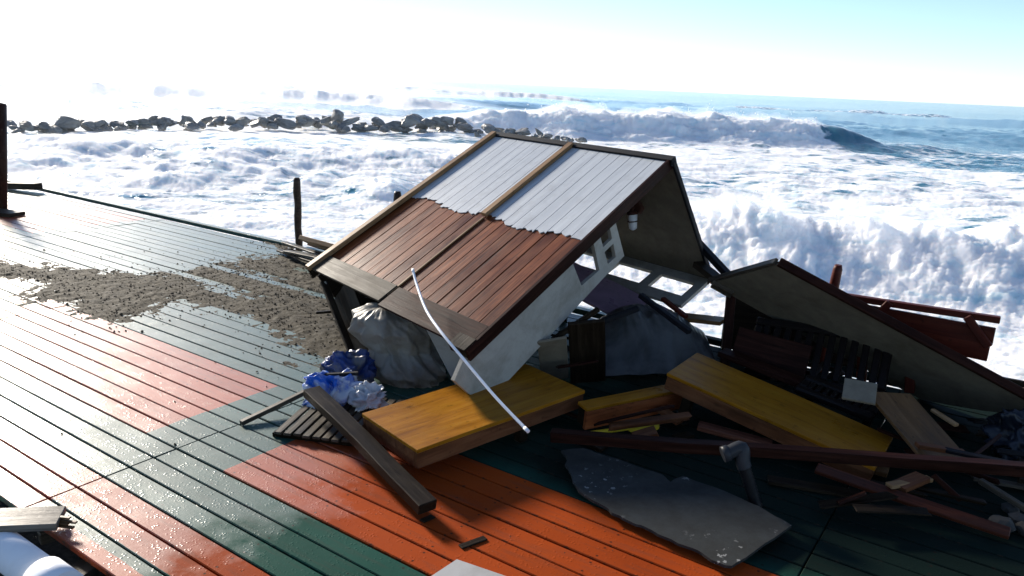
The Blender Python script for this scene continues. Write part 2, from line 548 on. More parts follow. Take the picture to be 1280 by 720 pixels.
# ------------------------------------------------------------------ noise on arrays
_perm = RNG.permutation(1024)
_ang = RNG.uniform(0, 2 * np.pi, 1024)
_gx, _gy = np.cos(_ang), np.sin(_ang)
def pn(x, y):
    xi = np.floor(x).astype(np.int64); yi = np.floor(y).astype(np.int64)
    xf = x - xi; yf = y - yi
    u = xf * xf * xf * (xf * (xf * 6 - 15) + 10)
    v = yf * yf * yf * (yf * (yf * 6 - 15) + 10)
    def g(ix, iy, fx, fy):
        h = _perm[(_perm[ix & 1023] + iy) & 1023]
        return _gx[h] * fx + _gy[h] * fy
    a = g(xi, yi, xf, yf); b = g(xi + 1, yi, xf - 1, yf)
    c = g(xi, yi + 1, xf, yf - 1); d = g(xi + 1, yi + 1, xf - 1, yf - 1)
    return 1.5 * ((a * (1 - u) + b * u) * (1 - v) + (c * (1 - u) + d * u) * v)
def fbm(x, y, o=5, g=0.5, l=2.03):
    s = 0; a = 1.0
    for i in range(o):
        s = s + a * pn(x + 17.3 * i, y - 9.1 * i); a *= g; x = x * l; y = y * l
    return s
def billow(x, y, o=5, g=0.5, l=2.1):
    s = 0; a = 1.0
    for i in range(o):
        s = s + a * np.abs(pn(x + 31.7 * i, y + 5.3 * i)); a *= g; x = x * l; y = y * l
    return s
def sstep(a, b, x):
    t = np.clip((x - a) / (b - a), 0, 1)
    return t * t * (3 - 2 * t)

# ------------------------------------------------------------------ sea
SEA_Z = -1.6
def sea_height(X, Y):
    """height above SEA_Z, foam cover 0..1, turbulence 0..1"""
    D = np.hypot(X, Y)
    far = 1 - sstep(350, 900, D)
    wx = fbm(X / 30, Y / 30, 3)
    h = 0.15 * np.sin((Y + 0.15 * X) / 5.1 + 2.2 * wx) * sstep(10, 30, D) * far
    h = h + 0.5 * np.sin((Y - 0.1 * X) / 11.0 + 1.7 * wx) * sstep(30, 80, D) * far
    h = h + 0.13 * fbm(X / 2.6, Y / 1.8, 5) * (0.35 + 0.65 * sstep(6, 30, D)) * far
    foam = 0.82 + 0.25 * fbm(X / 14, Y / 9, 3)
    turb = 0.09 + 0 * X
    right = sstep(6, 30, X - 0.12 * Y)
    foam = foam - right * sstep(26, 40, Y) * 0.22
    foam = foam - sstep(66, 82, Y) * (0.30 + 0.45 * sstep(-40, 25, X))
    foam = foam - sstep(150, 400, Y) * 0.25
    def roller(yc, A, wf, wb, foaminess, tb):
        nonlocal h, foam, turb
        t = Y - yc
        prof = np.where(t < 0, np.exp(-(t / wf) ** 2), np.exp(-(t / wb) ** 2))
        h = h + A * prof
        fm = np.where(t < 0, np.exp(-(t / (wf * 2.2)) ** 4), np.exp(-(t / (wb * 0.35)) ** 2)) * foaminess * sstep(0.1, 0.8, A)
        foam = np.maximum(foam, fm * 1.3)
        turb = np.maximum(turb, np.where(t < 0, np.exp(-(t / (wf * 1.7)) ** 2), np.exp(-(t / (wb * 0.5)) ** 2)) * foaminess * tb * np.clip(A, 0, 1.2))
    wig = fbm(X / 9 + 3, Y / 60, 3)
    # the surge that is breaking close to the boards
    A0 = 0.22 + 0.68 * sstep(-2.5, 5.0, X) + 0.35 * fbm(X / 3.2, 0 * X + 4.2, 3)
    roller(18.0 - 0.14 * X + 7.5 * sstep(5, -8, X) + 0.9 * wig, A0, 2.4, 4.5, 1.0, 1.0)
    # a lower one in the left half
    roller(33 + 0.1 * X + 2.0 * wig, 0.42 * sstep(8, -4, X), 2.0, 5.0, 1.0, 0.9)
    # the breaker beyond the rocks, with an unbroken shoulder on its right
    env = sstep(-14, 4, X) * (1 - 0.75 * sstep(25, 31, X)) * (1 - sstep(31, 44, X))
    A1 = 1.9 * env + 0.35 * fbm(X / 6, 0 * X + 1.3, 3) * env
    broken = 1 - sstep(24.0, 26.0, X + 0.6 * fbm(X / 2, Y / 2, 3))
    roller(64 + 0.06 * X + 1.6 * wig, A1, 2.6, 9.0, broken, 1.4)
    dark = env * sstep(24.5, 27, X) * np.exp(-((Y - 63) / 7) ** 2)
    foam = foam - 0.6 * dark
    # further out on the left
    for (y0, x0, x1, A, s) in ((96, -75, -8, 1.5, 0.10), (135, -120, -30, 2.0, -0.05), (200, -60, 12, 1.5, 0.04), (175, 40, 110, 0.9, 0.1)):
        e = sstep(x0 - 12, x0 + 12, X) * (1 - sstep(x1 - 15, x1 + 15, X))
        roller(y0 + s * X + 5 * wig, e * A * (0.85 + 0.3 * fbm(X / 15, 0 * X + y0, 2)), 4.0, 14.0, 1.0 if x1 < 20 else 0.5, 0.5)
    foam = np.clip(foam, 0, 1.2)
    return h, foam, np.clip(turb, 0, 1.6)

def build_sea():
    dense = np.radians(np.linspace(-37, 37, 900))
    side = np.radians(np.linspace(37, 82, 70)[1:])
    az = np.concatenate([-side[::-1], dense, side])
    inv = 1.0 / np.linspace(1 / 5.0, 1 / 2600.0, 330)
    d = np.unique(np.concatenate([inv, np.linspace(11, 26, 210), np.linspace(26, 40, 70), np.linspace(54, 74, 80), np.linspace(85, 140, 40), np.linspace(185, 210, 14)]))
    A, Dd = np.meshgrid(az, d)
    X = Dd * np.sin(A); Y = Dd * np.cos(A)
    h, foam, turb = sea_height(X, Y)
    eps = 0.15
    hx, _, _ = sea_height(X + eps, Y)
    hy, _, _ = sea_height(X, Y + eps)
    nx = -(hx - h) / eps; ny = -(hy - h) / eps
    ln = np.sqrt(nx * nx + ny * ny + 1)
    nx /= ln; ny /= ln; nz = 1 / ln
    # boiling foam: rounded lumps with sharp creases, pushed out along the surface
    sc = np.clip(Dd / 20.0, 0.7, 2.6)
    big = billow(X / (2.0 * sc) + 0.4 * h, Y / (1.7 * sc) + 0.9 * h, 3, 0.5)
    b = billow(X / (0.62 * sc) + 0.8 * h + 0.3 * big, Y / (0.5 * sc) + 1.6 * h, 5, 0.6)
    amp = np.clip(turb, 0, 1) * np.clip(sc, 0.7, 1.5)
    fine = billow(X / 0.3 + 2 * h, Y / 0.25 + 2.5 * h, 3, 0.6) * 0.05 * np.clip(foam, 0, 1) * (1 - sstep(30, 50, Dd))
    disp = amp * (0.28 * sstep(0.2, 0.7, turb) * (big - 0.3) + 0.17 * (b - 0.35)) + fine
    P = np.stack([X + nx * disp * 1.1, Y + ny * disp * 1.1, SEA_Z + h + nz * disp], -1)
    me = grid_mesh('sea', P)
    at = me.attributes.new('foam', 'FLOAT', 'POINT')
    at.data.foreach_set('value', (foam + 0.25 * turb).astype(np.float32).reshape(-1))
    m, nt, p = newmat('sea_water')
    geo = nd(nt, 'ShaderNodeNewGeometry')
    att = nd(nt, 'ShaderNodeAttribute', attribute_name='foam')
    mp = nd(nt, 'ShaderNodeMapping')
    mp.inputs['Scale'].default_value = (0.7, 1.0, 1.0)
    lk(nt, geo.outputs['Position'], mp.inputs['Vector'])
    n1 = noise_tex(nt, mp.outputs[0], 0.55, 8, 0.62, 1.2)
    vo = nd(nt, 'ShaderNodeTexVoronoi', feature='DISTANCE_TO_EDGE')
    vo.inputs['Scale'].default_value = 0.9
    wv = nd(nt, 'ShaderNodeVectorMath', operation='ADD')
    nv = nd(nt, 'ShaderNodeTexNoise')
    nv.inputs['Scale'].default_value = 0.8
    nv.inputs['Detail'].default_value = 4
    lk(nt, mp.outputs[0], nv.inputs['Vector'])
    lk(nt, mp.outputs[0], wv.inputs[0])
    lk(nt, nv.outputs['Color'], wv.inputs[1])
    lk(nt, wv.outputs[0], vo.inputs['Vector'])
    lace = ramp(nt, vo.outputs['Distance'], [(0.0, 0.28), (0.35, 0.0)])
    k = math_node(nt, 'ADD', math_node(nt, 'ADD', n1, lace), math_node(nt, 'MULTIPLY_ADD', att.outputs['Fac'], 1.0, -1.05))
    fm = ramp(nt, k, [(0.22, 0.0), (0.42, 1.0)])
    p.inputs['Base Color'].default_value = (0.03, 0.16, 0.22, 1)
    p.inputs['Roughness'].default_value = 0.12
    p.inputs['IOR'].default_value = 1.33
    wb = bump(nt, noise_tex(nt, mp.outputs[0], 3.0, 6, 0.6, 0.5), 0.5, 0.12)
    lk(nt, wb, p.inputs['Normal'])
    fo = nd(nt, 'ShaderNodeBsdfPrincipled')
    mp2 = nd(nt, 'ShaderNodeMapping')
    mp2.inputs['Scale'].default_value = (0.4, 1.0, 1.0)
    mp2.inputs['Rotation'].default_value = (0, 0, 0.12)
    lk(nt, geo.outputs['Position'], mp2.inputs['Vector'])
    fcol = ramp(nt, noise_tex(nt, mp2.outputs[0], 1.1, 8, 0.66, 1.4), [(0.34, (0.64, 0.80, 0.85)), (0.45, (0.88, 0.925, 0.94)), (0.56, (0.96, 0.965, 0.97))])
    lk(nt, fcol, fo.inputs['Base Color'])
    fo.inputs['Roughness'].default_value = 0.85
    fo.inputs['Specular IOR Level'].default_value = 0.2
    fo.inputs['Subsurface Weight'].default_value = 1.0
    fo.inputs['Subsurface Radius'].default_value = (0.5, 0.55, 0.6)
    fo.inputs['Subsurface Scale'].default_value = 0.8
    fb = bump(nt, noise_tex(nt, geo.outputs['Position'], 2.2, 9, 0.66, 0.8), 0.25, 0.08)
    lk(nt, fb, fo.inputs['Normal'])
    tr = nd(nt, 'ShaderNodeBsdfTranslucent')
    tr.inputs['Color'].default_value = (0.86, 0.92, 0.95, 1)
    mf = nd(nt, 'ShaderNodeMixShader')
    mf.inputs[0].default_value = 0.15
    lk(nt, fo.outputs[0], mf.inputs[1]); lk(nt, tr.outputs[0], mf.inputs[2])
    mx = nd(nt, 'ShaderNodeMixShader')
    lk(nt, fm, mx.inputs[0])
    lk(nt, p.outputs[0], mx.inputs[1]); lk(nt, mf.outputs[0], mx.inputs[2])
    lk(nt, mx.outputs[0], nt.nodes['Material Output'].inputs['Surface'])
    o = bpy.data.objects.new('sea', me)
    put(o, None, 'sea_water')
    structure(o)
build_sea()

# ------------------------------------------------------------------ ground below the boards, and the sea wall
def wet_ground():
    plain('wet_shingle', (0.035, 0.03, 0.026), 0.6, 0.5, 30, 0.03)
    bm = bmesh.new()
    u0, u1, n0, n1 = -9.0, 40.0, -14.0, 5.9
    co = [UN(u0, n0), UN(u1, n0), UN(u1, n1), UN(u0, n1)]
    top = [bm.verts.new(c + Vector((0, 0, -0.5))) for c in co]
    bot = [bm.verts.new(c + Vector((0, 0, -3.2))) for c in co]
    bm.faces.new(top)
    for i in range(4):
        j = (i + 1) % 4
        bm.faces.new((top[i], bot[i], bot[j], top[j]))
    bmesh.ops.recalc_face_normals(bm, faces=bm.faces)
    me = bpy.data.meshes.new('ground'); bm.to_mesh(me); bm.free()
    structure(put(bpy.data.objects.new('ground', me), None, 'wet_shingle'))
wet_ground()

# ------------------------------------------------------------------ boardwalk
PW = 0.1325
GAP = 0.009
DT = 0.032
def build_deck():
    # the frame below: joists and rim, one piece of the setting; each board is a part of it
    bm = bmesh.new()
    def bar(u0, u1, n0, n1, z0, z1):
        vs_ = [bm.verts.new(UN(u, n, z)) for z in (z0, z1) for (u, n) in ((u0, n0), (u1, n0), (u1, n1), (u0, n1))]
        for f in ((0, 1, 2, 3), (4, 7, 6, 5), (0, 4, 5, 1), (1, 5, 6, 2), (2, 6, 7, 3), (3, 7, 4, 0)):
            bm.faces.new([vs_[i] for i in f])
    u = -5.4
    while u < 22:
        bar(u - 0.03, u + 0.03, 1.40 if u > 2.0 else 0.3, 5.9, -0.18, -DT - 0.002)
        u += 0.61
    bar(-5.6, 22, 5.905, 5.96, -0.22, -DT - 0.004)
    for n in (1.75, 3.8, 5.3):
        bar(-5.6, 22, n - 0.06, n + 0.06, -0.38, -0.182)
    bmesh.ops.recalc_face_normals(bm, faces=bm.faces)
    me = bpy.data.meshes.new('boardwalk'); bm.to_mesh(me); bm.free()
    deck = structure(put(bpy.data.objects.new('boardwalk', me), None, 'dark_wood'))
    joints = [-5.55, -2.5, 0.55, 3.6, 6.65, 9.7, 12.75, 15.8, 21.9]
    rows = 35
    base = 1.3525
    Rz = Matrix((-U, N, Vector((0, 0, 1)))).transposed().to_4x4()
    cache = {}
    for r in range(-7, rows):
        n = base + (r + 0.5) * PW
        if n + PW / 2 > 5.92:
            continue
        js = list(joints)
        for a, b in zip(js[:-1], js[1:]):
            if r < 0:
                if a > 0.6:
                    continue
                b2 = min(b, 2.35 - 0.12 * ((r * 7) % 4))
                if a > 0: b2 = 2.2 - 0.15 * ((r * 7) % 3)
                b_ = b2 if a > 0 else b
            else:
                b_ = b
            L = b_ - a - 0.006
            key = (round(L, 3), (r * 5 + int(a * 3)) % 3)
            if key not in cache:
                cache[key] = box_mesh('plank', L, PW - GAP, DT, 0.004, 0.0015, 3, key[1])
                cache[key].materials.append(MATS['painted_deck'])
            o = bpy.data.objects.new('plank', cache[key])
            o.matrix_world = Matrix.Translation(UN((a + b_) / 2, n, -DT / 2 + random.uniform(-0.0025, 0.0025))) @ Rz @ Matrix.Rotation(random.gauss(0, 0.004), 4, 'X')
            put(o, deck)
    # pale edging board along the seaward side
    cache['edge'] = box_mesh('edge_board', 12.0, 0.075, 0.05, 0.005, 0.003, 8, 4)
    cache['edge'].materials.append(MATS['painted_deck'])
    for (uc,) in ((1.0,), (13.2,)):
        o = bpy.data.objects.new('edge_board', cache['edge'])
        o.matrix_world = Matrix.Translation(UN(uc, 5.985, 0.0)) @ Rz
        put(o, deck)
    return deck
deck = build_deck()

# grit washed over the boards
def inside_dist(px, py, poly):
    d = np.full(px.shape, 1e9); ins = np.zeros(px.shape, bool)
    for i in range(len(poly)):
        ax, ay = poly[i]; bx, by = poly[(i + 1) % len(poly)]
        ex, ey = bx - ax, by - ay
        t = np.clip(((px - ax) * ex + (py - ay) * ey) / (ex * ex + ey * ey + 1e-12), 0, 1)
        d = np.minimum(d, np.hypot(px - ax - t * ex, py - ay - t * ey))
        c = ((ay > py) != (by > py)) & (px < (bx - ax) * (py - ay) / (by - ay + 1e-12) + ax)
        ins ^= c
    return np.where(ins, d, -d)

def build_grit():
    plain('grit', (0.055, 0.045, 0.028), 0.8, 0.5, 45, 0.01, spec=0.1, dirt=(0.015, 0.013, 0.01), dirt_amt=0.7, dirt_scale=6)
    outline = [(-40, 322), (0, 325), (60, 333), (130, 338), (180, 343), (240, 333), (300, 324), (345, 317), (350, 306), (385, 312), (420, 330), (450, 360), (465, 420), (458, 445), (425, 455), (395, 454), (378, 442), (368, 425), (345, 415), (310, 398), (270, 386), (240, 381), (205, 378), (180, 390), (150, 395), (110, 394), (85, 379), (40, 378), (35, 366), (50, 354), (20, 352), (-40, 350)]
    poly = []
    for q in outline:
        p = PZ(*q)
        poly.append((U.dot(p), N.dot(p)))
    us = np.arange(3.4, 11.0, 0.016); ns = np.arange(2.6, 6.25, 0.016)
    UU, NN = np.meshgrid(us, ns)
    sd = inside_dist(UU, NN, poly)
    edge = sd + 0.16 * fbm(UU * 1.1, NN * 3.2, 5)
    row = (NN - 1.3525) / PW
    # boards swept clean here and there, in strips along the boards
    strip = pn(UU * 0.45 + 7 * np.floor(row), np.floor(row) * 1.7)
    clean = sstep(0.12, 0.45, strip) * sstep(3.9, 4.4, NN) * 0.34
    h = np.minimum(edge, 0.28) * 0.07 - clean * 0.09 + 0.012 * fbm(UU * 9, NN * 9, 4) + 0.005 * pn(UU * 40, NN * 40)
    h = np.clip(h * 0.6, -0.03, 0.02)
    P = np.stack([UU * U.x + NN * N.x, UU * U.y + NN * N.y, h], -1)
    kp = (h[:-1, :-1] > -0.004) | (h[1:, 1:] > -0.004)
    o = put(bpy.data.objects.new('grit', grid_mesh('grit', P, True, kp)), None, 'grit')
    stuff(o); tag(o, 'dark wet grit and shingle washed in a band across the painted boards', 'shingle')
    # loose stones in and around it
    n = 15000
    pu = RNG.uniform(3.2, 10.5, n); pv = RNG.uniform(1.5, 6.0, n)
    e = inside_dist(pu, pv, poly) + 0.2 * fbm(pu * 1.1, pv * 3.2, 4)
    keep = RNG.uniform(0, 1, n) < np.where(e > 0, 0.9, np.exp(e / 0.16) * 0.45 + 0.006)
    pu, pv, e = pu[keep], pv[keep], e[keep]
    V, F = [], []
    base = np.array([(1, 0, 0), (-1, 0, 0), (0, 1, 0), (0, -1, 0), (0, 0, 1), (0, 0, -1)], float)
    tri = [(0, 2, 4), (2, 1, 4), (1, 3, 4), (3, 0, 4), (2, 0, 5), (1, 2, 5), (3, 1, 5), (0, 3, 5)]
    for a, b, ee in zip(pu, pv, e):
        s = RNG.uniform(0.004, 0.011) * (1.5 if RNG.uniform() < 0.06 else 1)
        p = UN(a, b, max(0, min(ee, 0.28) * 0.035) + s * 0.4)
        c, sn = math.cos(a * 99), math.sin(a * 99)
        q = base * s * RNG.uniform(0.6, 1.3, (6, 3)) * (1, 1, 0.7)
        k = len(V)
        for v in q:
            V.append((p.x + v[0] * c - v[1] * sn, p.y + v[0] * sn + v[1] * c, p.z + v[2]))
        F += [(x + k, y + k, z + k) for x, y, z in tri]
    o = put(bpy.data.objects.new('loose_stones', mesh_np('loose_stones', V, F)), None, 'grit')
    stuff(o); tag(o, 'small loose stones scattered through the grit and over the boards', 'stones')
build_grit()

# ------------------------------------------------------------------ breakwater boulders
def build_rocks():
    plain('wet_rock', (0.23, 0.225, 0.21), 0.45, 0.35, 1.2, 0.06, dirt=(0.09, 0.085, 0.08), dirt_amt=0.6, dirt_scale=0.8)
    meshes = []
    for k in range(7):
        bm = bmesh.new()
        bmesh.ops.create_icosphere(bm, subdivisions=3, radius=1.0)
        rr = random.Random(k)
        planes = [(Vector((rr.gauss(0, 1), rr.gauss(0, 1), rr.gauss(0, 0.8))).normalized(), rr.uniform(0.48, 0.8)) for _ in range(14)]
        for v in bm.verts:
            for nrm, dd in planes:
                e = v.co.dot(nrm) - dd
                if e > 0:
                    v.co -= nrm * e * 0.92
            v.co += v.co.normalized() * mnoise.fractal(v.co * 1.9 + Vector((k * 5, 0, 0)), 1.0, 2.0, 5) * 0.12
        me = bpy.data.meshes.new('boulder'); bm.to_mesh(me); bm.free()
        me.materials.append(MATS['wet_rock'])
        meshes.append(me)
    rr = random.Random(3)
    line = [(-60, 168, 1.3), (30, 167, 1.5), (110, 164, 1.3), (200, 160, 1.2), (290, 160, 1.4), (340, 158, 1.6), (420, 160, 1.7), (500, 162, 1.7), (560, 163, 1.6), (600, 167, 1.3), (650, 171, 1.2), (690, 175, 0.9), (738, 179, 0.65)]
    pts = [(PZ(x, y, SEA_Z), s) for x, y, s in line]
    for i in range(len(pts) - 1):
        a, sa = pts[i]; b, sb = pts[i + 1]
        cnt = max(3, int((b - a).length / 0.22))
        for k in range(cnt):
            t = (k + rr.uniform(0, 0.9)) / cnt
            row = rr.choice((-0.8, 0.0, 0.0, 0.9, 1.8))
            s = (sa * (1 - t) + sb * t) * rr.uniform(0.18, 0.45)
            c = a.lerp(b, t) + Vector((rr.gauss(0, 0.3), row * 1.0 + rr.gauss(0, 0.5), 0))
            hgt = (0.9 if row in (0.0, 0.9) else 0.25) * s + rr.uniform(-0.15, 0.25) * s
            o = bpy.data.objects.new('boulder', meshes[rr.randrange(7)])
            o.location = c + Vector((0, 0, hgt - 0.1))
            o.rotation_euler = (rr.gauss(0, 0.25), rr.gauss(0, 0.25), rr.uniform(0, 6.3))
            o.scale = (s * rr.uniform(1.0, 1.7), s * rr.uniform(0.8, 1.1), s * rr.uniform(0.42, 0.66))
            COL.objects.link(o)
            if s > 0.72:
                tag(o, 'big grey boulder standing out of the low breakwater in the surf', 'boulder', 'big boulders of the breakwater')
            elif s > 0.42:
                tag(o, 'middling grey boulder packed into the low breakwater in the surf', 'boulder', 'boulders packed in the breakwater')
            else:
                tag(o, 'small wet boulder filling a gap in the low breakwater', 'boulder', 'small boulders of the breakwater')
build_rocks()

# ------------------------------------------------------------------ the toppled kiosk
def hexa(name, corners, M, mat, parent, bev=0.003):
    """corners: 8 world points, four below then four above"""
    inv = M.inverted()
    bm = bmesh.new()
    v = [bm.verts.new(inv @ c) for c in corners]
    for f in ((3, 2, 1, 0), (4, 5, 6, 7), (0, 1, 5, 4), (1, 2, 6, 5), (2, 3, 7, 6), (3, 0, 4, 7)):
        bm.faces.new([v[i] for i in f])
    bmesh.ops.recalc_face_normals(bm, faces=bm.faces)
    if bev:
        bmesh.ops.bevel(bm, geom=list(bm.edges), offset=bev, segments=1, affect='EDGES')
    me = bpy.data.meshes.new(name); bm.to_mesh(me); bm.free()
    o = bpy.data.objects.new(name, me)
    o.matrix_world = M
    return put(o, parent, mat)

KE1, KE2, KR1 = PD(393, 335, 5.972), PD(592, 430, 4.469), PD(620, 170, 7.2)
KW, KH = (KE2 - KE1).length, (KR1 - KE1).length
KX, KT = (KE2 - KE1).normalized(), (KR1 - KE1).normalized()
KN = KX.cross(KT).normalized()
def K(x, t, n):
    return KE1 + KX * x + KT * t + KN * n
KM = lambda p: frame(p, KT, -KX)

def build_kiosk():
    root = thing('beach_kiosk', Vector((KE2.x * 0.4 + KE1.x * 0.6 + 0.4, 4.9, 0)), 'toppled wooden beach kiosk, its board wall half brown and half white, lying on its side', 'kiosk')
    def kbox(name, x0, x1, t0, t1, n0, n1, mat, par=root, bev=0.003, jit=0.0, cross=False):
        j = [random.uniform(-jit, jit) for _ in range(4)]
        c = [K(x, t, n) for n in (n0, n1) for (x, t) in ((x0, t0 + j[0]), (x1, t0 + j[1]), (x1, t1 + j[2]), (x0, t1 + j[3]))]
        mid = K((x0 + x1) / 2, (t0 + t1) / 2, (n0 + n1) / 2)
        M = frame(mid, KX, KT) if cross else KM(mid)
        return hexa(name, c, M, mat, par, bev)
    nb = 18
    bw = KW / nb
    for i in range(nb):
        lift = random.uniform(-0.002, 0.003)
        kbox('wall_board', i * bw + 0.002, (i + 1) * bw - 0.002, 0.10, KH - 0.01, -0.02, lift, 'kiosk_board', bev=0.004)
        # white painted facing on the upper half, torn off along a ragged line
        x0, x1 = i * bw + 0.003, (i + 1) * bw - 0.003
        te = 1.10 + 0.03 * math.sin(i * 0.9) + random.uniform(-0.006, 0.006)
        npt = 6
        pts = [(KH - 0.005, 0), (KH - 0.005, x1 - x0)]
        pts += [(te + random.uniform(-0.016, 0.014), (x1 - x0) * (1 - q / (npt - 1))) for q in range(npt)]
        P3 = [K(x0 + b, a, 0.009) for a, b in pts]
        o_ = sum(P3, Vector()) / len(P3)
        M = frame(o_, KT, -KX)
        inv = M.inverted()
        poly_slab('white_facing', [((inv @ q).x, (inv @ q).y) for q in P3], 0.0065, 'white_facing', root, M)
    # loose bottom boards
    kbox('skirting_board', -0.01, KW * 0.5, -0.03, 0.155, 0.004, 0.022, 'skirting_wood', cross=True)
    kbox('skirting_board', KW * 0.515, KW, -0.06, 0.15, 0.002, 0.020, 'dark_red_wood', cross=True)
    kbox('corner_block', KW * 0.93, KW + 0.02, -0.09, 0.02, -0.03, 0.028, 'dark_wood')
    # battens
    kbox('batten', -0.035, 0.025, -0.05, KH + 0.0, 0.012, 0.05, 'light_wood')
    kbox('batten', KW * 0.5 - 0.03, KW * 0.5 + 0.03, 1.09, KH + 0.0, 0.0125, 0.045, 'light_wood')
    kbox('batten', KW * 0.5 - 0.012, KW * 0.5 + 0.006, 0.05, 1.08, 0.003, 0.014, 'light_wood')
    kbox('edge_trim', KW + 0.001, KW + 0.028, -0.08, KH + 0.02, -0.06, 0.022, 'dark_red_wood')
    kbox('edge_trim', -0.03, -0.002, -0.05, KH, -0.07, 0.010, 'dark_wood')
    kbox('ridge_cap', -0.05, KW + 0.05, KH - 0.028, KH + 0.035, -0.03, 0.028, 'black_trim', cross=True)
    # roof, seen from inside
    def rq(x, q, n=0.0):                       # q along the roof depth
        return K(x, KH + 0.164 * q, -0.984 * q) + KT * n
    def rbox(name, x0, x1, q0, q1, n0, n1, mat):
        c = [rq(x, q, n) for n in (n0, n1) for (x, q) in ((x0, q0), (x1, q0), (x1, q1), (x0, q1))]
        return hexa(name, c, frame(sum(c, Vector()) / 8, KX, rq(0, 1) - rq(0, 0)), mat, root)
    rbox('roof_panel', -0.03, KW + 0.03, 0.02, 1.23, 0.0, 0.018, 'beige_ply')
    rbox('roof_felt', -0.05, KW + 0.05, 0.03, 1.25, 0.020, 0.03, 'black_trim')
    rbox('roof_edge', KW + 0.031, KW + 0.055, 0.0, 1.26, -0.02, 0.019, 'black_trim')
    rbox('roof_edge', -0.03, KW + 0.03, 1.232, 1.255, -0.05, 0.0195, 'dark_wood')
    # front wall: only the strip below the roof with its openings is left
    F = rq(KW, 1.225)
    M = frame(F, KX, KT)
    holes = []
    x = -0.05
    for wd in (0.36, 0.40, 0.40, 0.40):
        holes.append([(x, -0.10), (x - wd, -0.10), (x - wd, -0.29), (x, -0.29)])
        x -= wd + 0.10
    poly_slab('front_fascia', [(0.03, -0.005), (-KW, -0.005), (-KW, -0.40), (0.03, -0.40)], 0.03, 'white_paint', root, M, holes)
    # side wall (with window openings), the strip that is left of it
    M = frame(K(KW, 0, 0), KT, KN)
    poly_slab('side_panel', [(-0.22, -0.10), (-0.10, -0.03), (0.0, -0.023), (1.49, -0.023), (1.49, -0.355), (0.2, -0.40), (-0.1, -0.41)], 0.03, 'white_paint', root, M,
              [[(0.97, -0.055), (1.22, -0.05), (1.20, -0.285), (0.99, -0.27)], [(1.30, -0.06), (1.42, -0.06), (1.41, -0.16), (1.30, -0.16)], [(1.30, -0.20), (1.41, -0.20), (1.40, -0.305), (1.30, -0.30)]])
    beam('bracket', K(KW + 0.004, 0.86, -0.05), K(KW + 0.004, 0.92, -0.05), 0.05, 0.012, 'rust_metal', root, side=KN, wob=0)
    # the other side wall; its dark material stands in for the shade inside
    M = frame(K(-0.001, 0, 0), KT, KN)
    poly_slab('side_panel', [(0.0, -0.075), (KH, -0.075), (KH + 0.2, -1.2), (0.35, -1.0), (0.1, -0.6)], 0.025, 'dark_wood', root, M)
    for (t, n0, n1) in ((0.2, -0.05, -0.75), (1.2, -0.05, -1.05)):
        a, b = K(0.06, t, n0), K(0.06, t, n1)
        beam('frame_bar', a, b, 0.05, 0.05, 'dark_wood', root)
    # studs on the inside of the board wall
    for x in (0.1, KW * 0.5, KW - 0.08):
        kbox('stud', x - 0.025, x + 0.025, 0.12, KH - 0.05, -0.075, -0.022, 'dark_wood')
    for t in (0.13, 1.0, 1.9):
        kbox('rail', 0.14, KW - 0.12, t, t + 0.05, -0.07, -0.023, 'dark_wood', cross=True)
    return root, rq

m, nt, p = newmat('white_facing')
v = obj_coords(nt, (1.0, 14, 14))
g = noise_tex(nt, v, 2.0, 5, 0.6)
c = ramp(nt, g, [(0.3, (0.34, 0.36, 0.38)), (0.7, (0.46, 0.48, 0.49))])
s = noise_tex(nt, obj_coords(nt, (2, 2, 2)), 3.5, 5, 0.7)
c = mixc(nt, math_node(nt, 'MULTIPLY', ramp(nt, s, [(0.52, 0.0), (0.7, 1.0)]), 0.3), c, (0.2, 0.19, 0.18))
lk(nt, c, p.inputs['Base Color'])
p.inputs['Roughness'].default_value = 0.42
lk(nt, bump(nt, g, 0.25, 0.004), p.inputs['Normal'])
wood('kiosk_board', (0.045, 0.010, 0.003), (0.14, 0.036, 0.010), (0.22, 0.07, 0.024), grain=26, spec=0.09, rough=(0.32, 0.5), stain=0.45, vary=0.5)
kiosk, RQ = build_kiosk()

# lantern hanging below the kiosk roof
def lantern():
    a = RQ(KW - 0.52, 0.53, -0.004)
    d = -KT
    root = thing('wall_lantern', a, 'small white lantern on a dark round mount under the kiosk roof', 'lantern')
    tube('mount', [a, a + d * 0.015, a + d * 0.03], [0.085, 0.085, 0.06], 'rust_metal', root, 8)
    dn = (Vector((0.12, 0, -1))).normalized()
    b = a + d * 0.06
    tube('arm', [a + d * 0.025, b, b + dn * 0.02], 0.012, 'rust_metal', root, 8)
    tube('cap', [b + dn * 0.015, b + dn * 0.03, b + dn * 0.045], [0.02, 0.045, 0.048], 'rust_metal', root, 8)
    g = tube('shade', [b + dn * 0.046, b + dn * 0.05, b + dn * 0.16, b + dn * 0.165], [0.03, 0.042, 0.034, 0.03], 'white_plastic', root, 6)
    tube('cage_ring', [b + dn * 0.10, b + dn * 0.108], 0.045, 'rust_metal', g, 8)
    tube('finial', [b + dn * 0.166, b + dn * 0.18], [0.036, 0.012], 'white_plastic', root, 6)
lantern()

